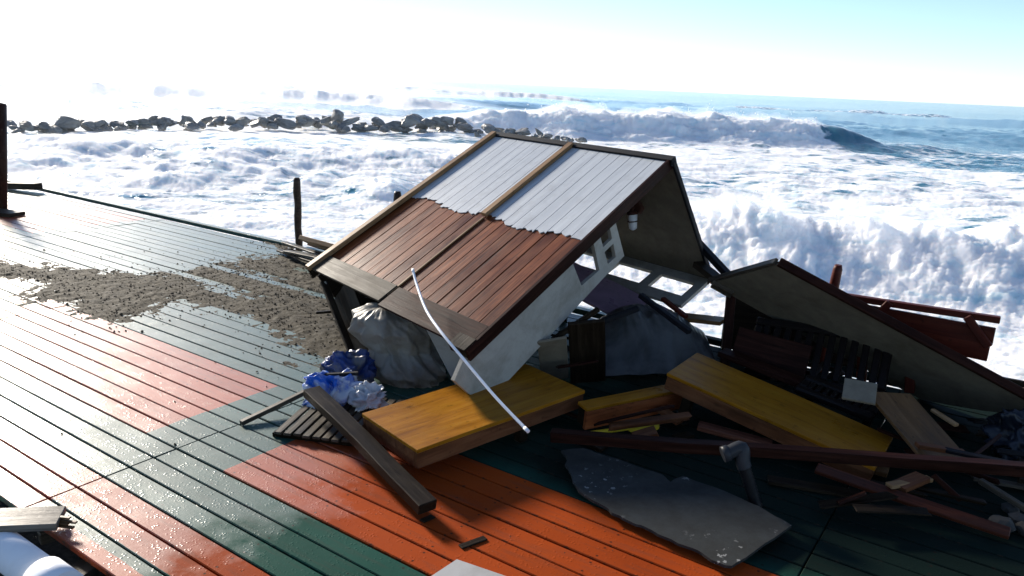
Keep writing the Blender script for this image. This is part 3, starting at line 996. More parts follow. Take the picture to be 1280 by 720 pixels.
# ------------------------------------------------------------------ yellow bench boxes
def bench(o, l, s, height, label, legs):
    x, y, M = slab_from(o, l, s)
    L, Wd = x.length, y.length
    up = M.to_3x3() @ Vector((0, 0, 1))
    if up.z < 0:
        M = M @ Matrix.Rotation(math.pi, 4, 'X'); up = -up
    root = thing('bench', M.translation - up * height, label, 'bench', 'benches thrown onto the pile')
    def loc(px, py, pz):
        return M @ Matrix.Translation((px, py, pz))
    tt = 0.022
    # seat board
    box('seat_board', loc(0, 0, -tt / 2), (L, Wd, tt), 'yellow_wood', root, 0.003, 0.003, 3)
    hh = height - tt
    for sgn in (-1, 1):
        box('side_board', loc(0, sgn * (Wd / 2 - 0.016), -tt - 0.001 - hh / 2), (L - 0.01, 0.022, hh), 'orange_wood', root, 0.003)
        box('end_board', loc(sgn * (L / 2 - 0.016), 0, -tt - 0.001 - hh / 2), (0.022, Wd - 0.058, hh), 'orange_wood', root, 0.003)
    box('cross_bar', loc(0, 0, -tt - 0.001 - 0.02), (0.05, Wd - 0.06, 0.04), 'dark_wood', root, 0.003)
    for (lx, ly, ln) in legs:
        box('leg', loc(lx * L / 2, ly * Wd / 2, -tt - 0.002 - ln / 2), (0.06, 0.06, ln), 'dark_wood', root, 0.004)
    return root
def bench_pts(z):
    ls = [1.0, 1.18642327, 1.08226648, 0.89584321]
    pts = [(463, 513), (665, 452), (725, 490), (512, 566)]
    d = PZ(512, 566, z)
    k = (d - EYE).dot(_f) / ls[3]
    return [PD(*p_, l * k) for p_, l in zip(pts, ls)]
A_, B_, C_, D_ = bench_pts(0.20)
mid_s, mid_n = (A_ + B_ + C_ + D_) / 4, None
xa = ((B_ - A_) + (C_ - D_)) / 2
ya = ((A_ - D_) + (B_ - C_)) / 2
ya = ya - xa.normalized() * ya.dot(xa.normalized()) * 0.9
bench(mid_s - xa / 2 - ya / 2, mid_s + xa / 2 - ya / 2, mid_s - xa / 2 + ya / 2, 0.112, 'yellow topped wooden bench with a white rod lying across it', [(0.22, -0.84, 0.176), (0.75, 0.7, 0.178), (-0.8, 0.75, 0.178)])
o2, l2, s2 = Vector((0.964, 4.386, 0.341)), Vector((1.954, 3.68, 0.125)), Vector((1.226, 4.751, 0.354))
bench(o2, l2, s2, 0.11, 'yellow topped wooden bench tilted down against the long dark beam', [(-0.75, 0.75, 0.25), (-0.75, -0.75, 0.25)])

# broken bench end between the two
root = thing('broken_bench', PZ(790, 535, 0.0), 'broken orange bench end lying between the two yellow benches', 'bench', 'benches thrown onto the pile')
x3, y3, M3 = slab_from(PZ(741, 508, 0.19), PZ(850, 486, 0.19), PZ(722, 498, 0.20))
L3 = x3.length + 0.1
box('seat_board', M3 @ Matrix.Translation((0, -0.022, -0.011)), (L3, 0.095, 0.022), 'yellow_wood', root, 0.003)
box('side_board', M3 @ Matrix.Translation((0.0, -0.056, -0.085)), (L3 - 0.01, 0.024, 0.12), 'orange_paint_wood' if 'orange_paint_wood' in MATS else 'orange_wood', root, 0.003)
box('end_board', M3 @ Matrix.Translation((-L3 / 2 + 0.02, -0.008, -0.08)), (0.022, 0.066, 0.11), 'dark_wood', root, 0.003)
box('end_board', M3 @ Matrix.Translation((L3 / 2 - 0.02, -0.008, -0.08)), (0.022, 0.066, 0.11), 'dark_wood', root, 0.003)

# ------------------------------------------------------------------ timbers and boards near the camera
def plank(name, a, b, w, t, mat, label, cat, group=None, **kw):
    o = beam(name, a, b, w, t, mat, **kw)
    return tag(o, label, cat, group)

V = Vector
# dark beam across the duckboard
plank('beam', PZ(389, 489, 0.17), PZ(536, 633, 0.075), 0.10, 0.055, 'dark_wood', 'thick dark beam leaning from the duckboard down onto the orange paint', 'beam', wob=0.014, cuts=9)
plank('stick', PZ(301, 529, 0.015), PZ(390, 486, 0.10), 0.035, 0.028, 'grey_wood', 'thin light stick poking out onto the green boards beside the blue bag', 'stick')

# duckboard lying on the boards
def slat_panel():
    o, l, s = PZ(341, 541, 0.03), PZ(462, 556, 0.045), PZ(396, 489, 0.05)
    x, y, M = slab_from(o, l, s)
    L, W_ = x.length, y.length
    root = thing('duckboard', M.translation - V((0, 0, 0.03)), 'small grey slatted duckboard under the dark beam', 'duckboard')
    n = 10
    w = L / n
    for i in range(n):
        box('slat', M @ Matrix.Translation((-L / 2 + (i + 0.5) * w, random.uniform(-0.01, 0.01), random.uniform(-0.002, 0.002))) @ Matrix.Rotation(math.pi / 2, 4, 'Z'), (W_, w - 0.014, 0.016), 'grey_wood', root, 0.003, 0.002, 2)
    for q in (-0.44, 0.42):
        box('cross_bar', M @ Matrix.Translation((0, q * W_, -0.021)), (L + 0.03, 0.04, 0.025), 'dark_wood', root, 0.003)
slat_panel()

# bent white rod over the first bench
rod = [PD(516, 337, 5.02), PD(521, 356, 4.9), PD(533, 388, 4.62), PD(552, 416, 4.35), PD(582, 452, 4.18), PD(620, 497, 3.98), PD(660, 539, 3.80)]
pts = spline(rod, 5)
root = thing('bent_rod', PZ(640, 560, 0), 'bent white plastic rod resting on the kiosk wall and the yellow bench', 'rod')
tube('rod', pts, 0.0085, 'white_plastic', root, 10)
tube('end_cap', [pts[-1] - (pts[-1] - pts[-2]).normalized() * 0.03, pts[-1] + (pts[-1] - pts[-2]).normalized() * 0.004], 0.0095, 'white_plastic', root, 10)
tube('end_cap', [pts[0] - (pts[1] - pts[0]).normalized() * 0.004, pts[0] + (pts[1] - pts[0]).normalized() * 0.03], 0.0095, 'white_plastic', root, 10)

# broken grey sheet
def outline_slab(name, px, z, thick, mat, label, cat, tilt=None):
    pts = [PZ(x, y, z) for x, y in px]
    c = sum(pts, V((0, 0, 0))) / len(pts)
    M = Matrix.Translation(c)
    o = poly_slab(name, [((p - c).x, (p - c).y) for p in pts], thick, mat, None, M)
    if tilt:
        o.rotation_euler = tilt
    return tag(o, label, cat)
gp = [(148, 345), (215, 338), (250, 352), (282, 362), (340, 380), (400, 402), (452, 420), (466, 432), (476, 441), (492, 430), (515, 424), (600, 455), (690, 492), (742, 516), (790, 545), (838, 570), (760, 622), (700, 662), (660, 686), (640, 684), (600, 668), (560, 640), (500, 618), (440, 590), (395, 566), (372, 560), (335, 543), (300, 525), (280, 508), (240, 488), (202, 462), (188, 440), (180, 425), (172, 402), (160, 385), (165, 370)]
gq = []
rj = random.Random(4)
for i in range(len(gp)):
    (ax, ay), (bx, by) = gp[i], gp[(i + 1) % len(gp)]
    for k in range(2):
        t = k / 2 + (rj.uniform(-0.2, 0.2) if k else 0)
        j = 1.8 if k else 1.0
        gq.append((ax + (bx - ax) * t + rj.uniform(-j, j), ay + (by - ay) * t + rj.uniform(-j, j)))
outline_slab('cement_sheet', [(640 + a / 2.4, 420 + b / 2.4) for a, b in gq], 0.05, 0.014, 'grey_board', 'broken grey cement sheet with a torn edge lying flat on the boards', 'sheet', (math.radians(1.2), math.radians(-1.0), 0))
for q in ((735, 590, 0.0), (905, 668, 0.0), (950, 640, 0)):
    pass
plank('batten', PZ(760, 585, 0.012), PZ(930, 655, 0.012), 0.05, 0.022, 'dark_wood', 'dark batten wedged under the grey cement sheet', 'batten')

# white board at the lower edge
pb = [PZ(536, 722, 0.03), PZ(571, 699, 0.03), PZ(650, 726, 0.03), PZ(640, 760, 0.03)]
c = sum(pb, V((0, 0, 0))) / 4
tag(poly_slab('painted_board', [((p - c).x, (p - c).y) for p in pb], 0.024, 'pale_board', None, Matrix.Translation(c)), 'end of a pale grey board lying on the orange paint', 'board')
# bits on the orange paint
for i, (a, b) in enumerate((((575, 684), (606, 672)), ((527, 652), (542, 645)))):
    plank('wood_chip', PZ(*a, 0.006), PZ(*b, 0.006), 0.035, 0.008, 'dark_wood', 'dark flat splinter of wood on the orange paint', 'splinter', 'splinters on the orange paint', wob=0.008)

# black drain pipe with a grey elbow
def drain():
    base = PZ(946, 634, 0.0)
    top = PZ(931, 580, 0.26); top.y = base.y + 0.06; top.x = base.x - 0.03
    r_ = ray(930, 582); k = (base.y + 0.05) / r_.y
    top = EYE + r_ * k
    root = thing('drain_pipe', base, 'black corrugated drain pipe with a grey elbow standing up by the cement sheet', 'pipe')
    tube('pipe', [base.lerp(top, i / 24) for i in range(25)], 0.029, 'black_pipe', root, 14, ridges=0.003)
    e = EYE + ray(904, 568) * (k * 1.0)
    m_ = EYE + ray(927, 560) * (k * 1.0)
    tube('elbow', spline([top - (top - base) * 0.05, top + (top - base).normalized() * 0.02, m_, e + (m_ - e) * 0.35, e], 5), 0.036, 'grey_plastic', root, 14)
    tube('collar', [e + (m_ - e).normalized() * 0.03, e - (m_ - e).normalized() * 0.004], 0.041, 'grey_plastic', root, 14)
drain()

# long timbers on the right
plank('beam', PZ(688, 545, 0.14), PZ(1330, 590, 0.29), 0.065, 0.058, 'dark_red_wood', 'very long dark red beam running along in front of the tilted bench', 'beam', wob=0.01, cuts=6)
plank('board', PZ(1020, 585, 0.09), PZ(1262, 667, 0.05), 0.07, 0.025, 'red_paint_board' if 'red_paint_board' in MATS else 'red_brown_wood', 'long reddish board slanting down to the heap of rubble', 'board', roll=0.25)
plank('board', PZ(872, 532, 0.12), PZ(965, 556, 0.09), 0.09, 0.03, 'red_brown_wood', 'short red brown board end under the tilted bench', 'board')
plank('stick', PZ(1110, 607, 0.10), PZ(1162, 598, 0.11), 0.05, 0.02, 'light_wood', 'short pale splintered stick behind the reddish board', 'stick')
plank('stick', PZ(1225, 600, 0.10), PZ(1290, 640, 0.06), 0.03, 0.03, 'grey_wood', 'thin pale stick leaning by the rubble heap', 'stick')
plank('stick', PZ(1215, 597, 0.03), PZ(1300, 612, 0.03), 0.05, 0.02, 'grey_wood', 'flat weathered stick lying behind the thin pale stick', 'stick')
plank('board', PZ(960, 600, 0.015), PZ(1075, 618, 0.015), 0.08, 0.02, 'dark_wood', 'dark board flat on the deck behind the drain pipe', 'board')
plank('board', PZ(1035, 570, 0.05), PZ(1110, 590, 0.05), 0.10, 0.03, 'brown_ply', 'brown board stub under the long dark red beam', 'board')

# brown plywood with a stick on it
x5, y5, M5 = slab_from(PZ(1082, 490, 0.34), PZ(1150, 572, 0.16), PZ(1142, 488, 0.30))
Lp, Wp = x5.length, 0.34
Mp = frame(PZ(1082, 490, 0.34) + x5 / 2 + y5.normalized() * Wp / 2, x5, y5)
tag(box('plywood_sheet', Mp, (Lp, Wp, 0.02), 'brown_ply', None, 0.003, 0.004, 2), 'brown plywood sheet sloping down to the long dark red beam', 'plywood')
plank('stick', PZ(1146, 556, 0.235), PZ(1206, 566, 0.2), 0.05, 0.025, 'orange_wood', 'flat brown stick lying on the sloping brown plywood', 'stick')
plank('stick', PZ(1165, 512, 0.24), PZ(1196, 532, 0.22), 0.03, 0.02, 'light_wood', 'bright orange stick end against the dark hollow', 'stick')
x6, y6, M6 = slab_from(PZ(1052, 498, 0.33), PZ(1094, 506, 0.33), PZ(1060, 474, 0.40))
tag(box('white_board', M6, (x6.length, y6.length, 0.018), 'beige_ply', None, 0.003), 'small dirty white board behind the brown plywood', 'board')

# yellow paddle-like float below the broken bench
def paddle():
    a, b = PZ(742, 541, 0.03), PZ(822, 530, 0.05)
    root = thing('paddle', (a + b) / 2 - V((0, 0, 0.04)), 'yellow plastic paddle below the broken bench end', 'paddle')
    d = (b - a)
    M = frame(b - d * 0.22, d, V((0, 0, 1)).cross(d))
    o = bpy.data.objects.new('blade', None)
    pts = []
    for i in range(20):
        t = 2 * math.pi * i / 20
        pts.append((0.10 * math.cos(t), 0.045 * math.sin(t) * (1 + 0.15 * math.cos(t))))
    bpy.data.objects.remove(o)
    poly_slab('blade', pts, 0.02, 'yellow_plastic', root, M)
    tube('shaft', [a - d * 0.1, a + d * 0.62], 0.014, 'yellow_plastic', root, 10)
paddle()

# rubble at the far right
def lump(name, c, r, mat, label, cat, seed, group=None, sub=3, amp=0.25, sq=(1, 1, 0.6)):
    bm = bmesh.new()
    bmesh.ops.create_icosphere(bm, subdivisions=sub, radius=1.0)
    for v in bm.verts:
        v.co += v.co.normalized() * mnoise.fractal(v.co * 1.7 + V((seed * 3.1, 0, 0)), 1.0, 2.0, 4) * amp
        v.co = V((v.co.x * r * sq[0], v.co.y * r * sq[1], v.co.z * r * sq[2]))
    me = bpy.data.meshes.new(name); bm.to_mesh(me); bm.free()
    o = bpy.data.objects.new(name, me)
    zmin = min(v.co.z for v in me.vertices)
    o.location = V((c.x, c.y, c.z - zmin - 0.006))
    put(o, None, mat)
    return tag(o, label, cat, group)
for i, (x, y, r) in enumerate(((1250, 662, 0.06), (1272, 655, 0.05), (1262, 640, 0.045), (1285, 668, 0.06))):
    lump('rubble_lump', PZ(x, y), r, 'rubble', 'grey lump of broken concrete at the end of the reddish board', 'rubble', i, 'concrete lumps by the reddish board', 2)

# ------------------------------------------------------------------ broken corner of the deck at the lower left
plank('broken_board', PZ(-30, 651, 0.075), PZ(76, 648, 0.05), 0.15, 0.035, 'painted_broken', 'weathered broken board end sticking out over the hole in the deck', 'board', wob=0.006, cuts=4)
bb = [o for o in COL.objects if o.name.startswith('broken_board')][0]
for k, (dy, ln, dz) in enumerate(((646, 0.07, 0.062), (650, 0.10, 0.05), (654, 0.06, 0.042), (657, 0.085, 0.036))):
    a_ = PZ(70, dy, dz)
    beam('splinter', a_, a_ + (PZ(88, dy + 2, dz) - a_).normalized() * ln, 0.018, 0.009, 'brown_ply', bb, wob=0.004)
root = thing('white_pipe', PZ(20, 700, -0.5), 'thick white plastic pipe lying across the hole in the deck', 'pipe')
a, b = PZ(-70, 630, -0.02), PZ(62, 728, -0.02)
tube('pipe', [a, b], 0.075, 'white_plastic', root, 28)
tube('socket', [b - (b - a).normalized() * 0.05, b + (b - a).normalized() * 0.11], 0.088, 'white_plastic', root, 28)
plank('support_beam', PZ(48, 672, -0.25), PZ(112, 652, -0.25), 0.07, 0.06, 'grey_wood', 'short grey timber down in the hole below the boards', 'timber')
plank('support_beam', PZ(60, 745, -0.06), PZ(132, 700, -0.10), 0.11, 0.07, 'grey_wood', 'grey timber block in the hole beside the white pipe', 'timber')

# ------------------------------------------------------------------ splintered clutter through the right half of the pile
rc = random.Random(11)
def scraps(n, x0, x1, y0, y1, label, group, mats, zr=(0.008, 0.10), lr=(0.12, 0.5), slope=0.0):
    for i in range(n):
        px = rc.uniform(x0, x1); py = rc.uniform(y0, y1) + slope * (px - x0)
        a = PZ(px, py, rc.uniform(*zr))
        ang = rc.choice((0.15, -0.35, 2.6, 0.9, -0.1, -0.6)) + rc.gauss(0, 0.25)
        L = rc.uniform(*lr)
        b = a + V((math.cos(ang) * L, math.sin(ang) * L, 0))
        b.z = max(0.01, a.z + rc.gauss(0, 0.05))
        w = rc.choice((0.02, 0.035, 0.06, 0.09))
        o = beam('board_scrap', a, b, w, rc.choice((0.012, 0.02, 0.028)), rc.choice(mats), wob=0.008, cuts=3, roll=rc.gauss(0, 0.15))
        # splintered ends
        me = o.data
        for v in me.vertices:
            if abs(v.co.x) > L * 0.44:
                v.co.x *= 1 - 0.16 * rc.random()
        tag(o, label, 'scrap', group)
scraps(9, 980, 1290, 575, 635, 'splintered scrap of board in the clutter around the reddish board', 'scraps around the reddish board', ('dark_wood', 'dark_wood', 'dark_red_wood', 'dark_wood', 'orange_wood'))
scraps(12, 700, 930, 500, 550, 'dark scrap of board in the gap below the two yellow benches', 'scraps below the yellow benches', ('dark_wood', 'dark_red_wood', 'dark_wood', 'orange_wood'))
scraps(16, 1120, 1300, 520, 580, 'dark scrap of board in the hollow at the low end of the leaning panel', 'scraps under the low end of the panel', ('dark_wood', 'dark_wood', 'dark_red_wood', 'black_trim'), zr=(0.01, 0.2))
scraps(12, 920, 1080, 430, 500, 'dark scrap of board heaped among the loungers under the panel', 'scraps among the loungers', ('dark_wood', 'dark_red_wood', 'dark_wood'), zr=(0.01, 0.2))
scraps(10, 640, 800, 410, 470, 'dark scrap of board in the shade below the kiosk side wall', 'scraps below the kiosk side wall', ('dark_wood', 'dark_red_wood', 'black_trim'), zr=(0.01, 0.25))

# ------------------------------------------------------------------ plastic film and bags
def cloth(name, fn, nu, nv, mat, label, cat):
    u, v = np.meshgrid(np.linspace(0, 1, nu), np.linspace(0, 1, nv))
    P = fn(u, v)
    c = P.reshape(-1, 3).mean(0)
    o = bpy.data.objects.new(name, grid_mesh(name, P - c))
    o.location = Vector(c)
    put(o, None, mat)
    return tag(o, label, cat)

# film-wrapped bundle under the low edge of the kiosk
def bundle(u, v):
    """v: 0 floor .. 1 top, u: round the bundle"""
    a = u * 2 * np.pi
    cx, cy = -0.66, 4.93
    prof = np.interp(v, [0, 0.12, 0.3, 0.42, 0.5, 0.7, 0.88, 0.97, 1.0], [0.20, 0.27, 0.25, 0.215, 0.24, 0.30, 0.26, 0.15, 0.01])
    lean = -0.20 * v
    fold = 0.05 * np.abs(np.sin(a * 5 + 2.2 * np.sin(v * 3) + fbm(u * 6, v * 2, 2))) * np.sin(np.pi * np.clip(v, 0, 1)) ** 0.5
    r = prof - fold + 0.025 * fbm(np.cos(a) * 3 + 5, np.sin(a) * 3 + v * 5, 4)
    r = np.where(v > 0.995, 0.005, r)
    z = v * 0.50 + 0.0
    return np.stack([cx + lean + r * np.cos(a) * 1.05, cy + 0.10 * v + r * np.sin(a) * 0.75, z + 0.01 * np.sin(a * 3) * v], -1)
cloth('wrapped_bundle', bundle, 160, 70, 'grey_film', 'bundle wrapped in cloudy grey plastic film under the kiosk edge', 'bundle')

# dark film heaped behind the benches
def heap(u, v):
    a, b = PZ(742, 478, 0.0), PZ(908, 476, 0.0)
    base = np.stack([a.x + (b.x - a.x) * u, a.y + (b.y - a.y) * u, 0 * u], -1)
    ridge_ = np.interp(u, [0, 0.08, 0.25, 0.5, 0.75, 0.92, 1.0], [0.0, 0.34, 0.46, 0.47, 0.38, 0.22, 0.0])
    prof = np.sin(np.pi * np.clip(v * 0.86 + 0.07, 0, 1)) ** 0.8 - 0.2
    hgt = ridge_ * np.clip(prof, 0, 1) * 1.2
    fold = np.abs(pn(u * 6 - v * 2.5, v * 1.6 + u)) + 0.5 * np.abs(pn(u * 13 + v * 3, v * 3))
    hgt = hgt - 0.07 * fold * np.sin(np.pi * v) * np.sin(np.pi * u)
    base[..., 1] += v * 0.85 + 0.04 * pn(u * 5, v * 2)
    base[..., 2] = np.maximum(hgt, 0.0) + 0.004
    return base
cloth('plastic_sheet', heap, 110, 80, 'dark_film', 'dark cloudy plastic sheet heaped behind the two yellow benches', 'plastic sheet')

def crumple(name, c, sx, sy, sz, mat, label, seed, cat='bag'):
    bm = bmesh.new()
    bmesh.ops.create_icosphere(bm, subdivisions=5, radius=1.0)
    for v in bm.verts:
        q = v.co * 1.15 + V((seed * 4.7, seed, 0))
        n1 = abs(mnoise.noise(q * 1.2)) + 0.55 * abs(mnoise.noise(q * 2.4 + V((3, 1, 2)))) + 0.1 * abs(mnoise.noise(q * 4.4))
        n2 = mnoise.noise_vector(q * 0.9)
        v.co = v.co * (1.05 - 0.8 * n1) + n2 * 0.26
        v.co = V((v.co.x * sx, v.co.y * sy, max(v.co.z, -0.5) * sz))
    for f in bm.faces:
        f.smooth = True
    me = bpy.data.meshes.new(name); bm.to_mesh(me); bm.free()
    zmin = min(v.co.z for v in me.vertices)
    o = bpy.data.objects.new(name, me)
    o.location = V((c.x, c.y, c.z - zmin))
    put(o, None, mat)
    return tag(o, label, cat)
crumple('plastic_bag', PZ(418, 503, 0.04), 0.22, 0.16, 0.15, 'blue_film', 'crumpled blue and white plastic bag beside the duckboard', 1)
crumple('plastic_bag', PZ(461, 510, 0.05), 0.125, 0.11, 0.11, 'white_film', 'crumpled white plastic bag tucked beside the yellow bench', 2)
crumple('cloth_bag', PZ(438, 484, 0.0), 0.19, 0.14, 0.20, 'blue_grey_film', 'grey rimmed blue sack behind the blue and white bag', 5, 'sack')
plank('stick', PZ(392, 470, 0.22), PZ(448, 467, 0.22), 0.03, 0.02, 'black_trim', 'short black stick across the blue and white bag', 'stick')

# ------------------------------------------------------------------ boards under and around the kiosk
plank('dark_panel', PZ(452, 470, 0.03), PD(404, 352, 5.85), 0.05, 0.03, 'dark_wood', 'dark upright board below the low corner of the kiosk', 'board')
plank('dark_panel', PZ(470, 468, 0.02), PD(428, 360, 5.75), 0.25, 0.02, 'dark_wood', 'wide dark board leaning inside the low end of the kiosk', 'board', side=KX)
plank('stick', PZ(395, 391, 0.22), PZ(430, 388, 0.24), 0.03, 0.02, 'dark_wood', 'dark stick jutting out beside the grit', 'stick')
plank('lath', PD(406, 352, 5.83), PD(418, 378, 5.75), 0.012, 0.012, 'white_paint', 'thin white lath hanging at the low kiosk corner', 'lath')
plank('pallet_board', PZ(440, 440, 0.02), PZ(420, 400, 0.28), 0.12, 0.02, 'dark_wood', 'broken dark board propped beside the wrapped bundle', 'board')
# dirty beige panel at the low edge
pA, pB, pC = PD(530, 402, 5.10), PD(569, 477, 5.0), PD(604, 445, 5.0)
x7, y7, M7 = slab_from(pA, pB, pC)
tag(box('wall_panel', frame(pA + x7 * 0.55 + y7.normalized() * 0.12, x7, y7), (x7.length * 1.05, 0.26, 0.018), 'white_paint', None, 0.003), 'dirty beige wall panel between wrapped bundle and kiosk', 'panel')

# behind: lilac sheet, dark door leaf, beige offcut, sticks
la, lb, lc = PD(690, 318, 6.6), PD(858, 402, 6.1), PD(690, 352, 6.1)
x8, y8, M8 = slab_from(la, lb, lc)
tag(box('lilac_panel', frame(la + x8 / 2 + y8 / 2, x8, y8), (x8.length, y8.length * 1.2, 0.02), 'lilac_sheet', None, 0.003), 'pale lilac panel lying behind the kiosk openings', 'panel')
plank('prop_post', PD(700, 350, 6.35), PZ(705, 400, 0.0), 0.06, 0.06, 'dark_wood', 'dark post under the upper end of the lilac panel', 'post')
d0, d1 = PZ(735, 476, 0.02), PD(733, 402, 4.95)
tag(beam('door_leaf', d0, d1, 0.24, 0.03, 'dark_wood', side=V((1, 0.1, 0))), 'dark door leaf standing behind the broken bench end', 'door')
b0, b1 = PZ(694, 474, 0.02), PD(690, 424, 4.9)
tag(beam('offcut', b0, b1, 0.19, 0.02, 'beige_ply', side=V((1, 0.25, 0))), 'beige board offcut standing beside the dark door leaf', 'offcut')
plank('stick', PD(690, 425, 5.0), PD(748, 386, 5.0), 0.035, 0.03, 'dark_wood', 'dark stick leaning on the top of the dark door leaf', 'stick')
plank('stick', PD(738, 407, 5.0), PD(798, 385, 5.0), 0.045, 0.03, 'black_trim', 'black slat lying over the dark plastic sheet', 'slat')
plank('stick', PD(800, 369, 5.3), PD(862, 415, 5.0), 0.04, 0.035, 'black_trim', 'black slat standing up out of the plastic sheet', 'slat')
plank('stick', PD(828, 373, 5.9), PD(858, 396, 5.7), 0.04, 0.03, 'red_paint_wood', 'red slat end lying by the lilac panel', 'slat')
plank('board', PD(820, 392, 6.0), PD(905, 402, 5.7), 0.16, 0.03, 'brown_ply', 'brown board end behind the dark plastic sheet', 'board')
plank('batten', PD(868, 299, 6.3), PD(912, 346, 6.0), 0.06, 0.05, 'black_trim', 'black batten slanting between the kiosk roof and the leaning panel', 'batten')
plank('batten', PD(872, 330, 6.3), PD(900, 352, 6.05), 0.10, 0.05, 'dark_wood', 'short dark batten under the low end of the kiosk roof', 'batten')

# ------------------------------------------------------------------ leaning roof panel on the right
def leaning_panel():
    A, B = PZ(972, 330, 0.95), PZ(1290, 502, 0.30)
    v = B - A
    D = PD(888, 353, 5.72)
    M = frame(A, v, D - A)
    L = v.length
    W_ = (M.inverted() @ D).y
    root = thing('roof_panel', PZ(1200, 500, 0.0), 'large beige panel with a red brown edge leaning over the dark hollow', 'panel')
    up = 1 if (M.to_3x3() @ V((0, 0, 1))).z > 0 else -1
    dx = (M.inverted() @ D).x
    # the lower rear corner is broken off along a ragged line
    pts = [(0, 0), (L, 0), (L + 0.12, 0.12), (L + dx * 0.55 + 0.1, W_ * 0.55), (L + dx * 0.8 + 0.04, W_ * 0.78), (L + dx - 0.03, W_ * 0.97), (L * 0.6 + dx, W_), (dx, W_)]
    poly_slab('sheet', pts, 0.018, 'beige_ply', root, M @ Matrix.Translation((0, 0, 0.009)))
    box('edge_trim', M @ Matrix.Translation((L / 2 + 0.0, -0.013, 0.012 * up)), (L, 0.024, 0.06), 'dark_red_wood', root, 0.003)
    beam('edge_trim', M @ V((-0.016, 0.0, 0.012 * up)), M @ V((dx - 0.016, W_, 0.012 * up)), 0.024, 0.045, 'grey_wood', root, side=(M.to_3x3() @ V((1, 0, 0))), wob=0.002)
    poly_slab('felt', pts, 0.008, 'dark_red_wood', root, M @ Matrix.Translation((0, 0, 0.022 * up)))
    # torn splinter at the upper corner
    box('splinter', M @ Matrix.Translation((dx + 0.1, W_ * 0.93, -0.03 * up)), (0.16, 0.09, 0.03), 'grey_wood', root, 0.003, 0.012, 2)
    return M, L, W_, up
MP, LP, WP, UPP = leaning_panel()
# post that holds the panel, and the dark things in the hollow below it
plank('prop_post', PZ(905, 468, 0.0), PD(914, 366, 5.75), 0.07, 0.06, 'dark_red_wood', 'dark red post standing under the upper corner of the leaning panel', 'post')
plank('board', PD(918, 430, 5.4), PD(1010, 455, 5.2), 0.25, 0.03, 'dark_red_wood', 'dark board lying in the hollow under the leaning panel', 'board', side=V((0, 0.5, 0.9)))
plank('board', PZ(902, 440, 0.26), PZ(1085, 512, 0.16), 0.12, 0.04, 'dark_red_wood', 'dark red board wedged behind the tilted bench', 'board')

def lounger(o, l, s_, n, label):
    """dark moulded lounger: a rim with slats between"""
    x, y, M = slab_from(o, l, s_)
    L, W_ = x.length, y.length
    root = thing('sun_lounger', M.translation - V((0, 0, 0.1)), label, 'lounger', 'dark loungers under the leaning panel')
    w = (L - 0.10) / n
    for sgn in (-1, 1):
        box('side_rail', M @ Matrix.Translation((0, sgn * (W_ / 2 - 0.03), -0.01)), (L, 0.06, 0.05), 'dark_plastic', root, 0.012)
        box('end_rail', M @ Matrix.Translation((sgn * (L / 2 - 0.03), 0, -0.012)), (0.06, W_ - 0.122, 0.045), 'dark_plastic', root, 0.012)
    for i in range(n):
        box('slat', M @ Matrix.Translation((-L / 2 + 0.05 + (i + 0.5) * w, 0, 0.002 * math.sin(i))), (w * 0.62, W_ - 0.122, 0.022), 'dark_plastic', root, 0.008)
    for sx in (-0.38, 0.38):
        box('leg', M @ Matrix.Translation((sx * L, W_ / 2 - 0.03, -0.12)), (0.05, 0.045, 0.17), 'dark_plastic', root, 0.01)
    return root
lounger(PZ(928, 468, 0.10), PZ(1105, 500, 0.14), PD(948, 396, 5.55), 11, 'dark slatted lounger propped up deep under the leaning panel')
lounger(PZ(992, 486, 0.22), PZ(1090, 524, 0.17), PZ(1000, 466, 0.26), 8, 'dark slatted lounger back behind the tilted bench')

bb0, bb1 = PZ(900, 436, 0.0), PZ(1310, 500, 0.0)  # added backing that keeps the hollow under the panel dark
tag(poly_slab('shade_backing', [(0, 0.01), ((bb1 - bb0).length, 0.01), ((bb1 - bb0).length, 0.10), ((bb1 - bb0).length * 0.62, 0.14), (0.04, 0.50), (0, 0.48)], 0.025, 'dark_wood', None, frame(bb0, bb1 - bb0, V((0, 0, 1)))), 'wide dark board added to darken the hollow at the back of the leaning panel', 'board')

# dark blue film at the far right edge
crumple('plastic_sheet', PZ(1275, 575, 0.0), 0.22, 0.25, 0.22, 'dark_blue_film', 'dark blue plastic sheet crumpled at the low end of the leaning panel', 9, 'plastic sheet')
plank('board', PZ(1235, 482, 0.25), PZ(1330, 500, 0.22), 0.12, 0.03, 'light_wood', 'light board end behind the low end of the leaning panel', 'board')

# ------------------------------------------------------------------ along the seaward edge
def edge_post(px, ytop, n, r, mat, label, base_z=-0.5, lean=0.0):
    top = PN(px, ytop, n)
    base = V((top.x + lean, top.y, base_z))
    k = [(base, r), (base.lerp(top, 0.5) + V((random.uniform(-.006, .006), 0, 0)), r * 1.0), (top - V((0, 0, 0.03)), r * 0.98), (top, r * 0.6)]
    pts = [k[0][0]] + [k[0][0].lerp(k[2][0], i / 9) + V((0.005 * math.sin(i * 2.1), 0.004 * math.cos(i * 1.7), 0)) for i in range(1, 9)] + [k[2][0], k[3][0]]
    o = tube('post', pts, [r * (1 + 0.06 * math.sin(i * 3.3)) for i in range(10)] + [r * 0.7], mat, None, 12)
    return tag(o, label, 'post', 'posts along the seaward edge')
edge_post(371, 222, 6.08, 0.043, 'post_wood', 'weathered round post standing free at the seaward edge of the boards')
edge_post(497, 239, 6.08, 0.043, 'post_wood', 'weathered post top showing above the kiosk wall edge')
edge_post(1048, 331, 5.85, 0.035, 'red_paint_wood', 'red post rising behind the leaning panel', lean=-0.03)
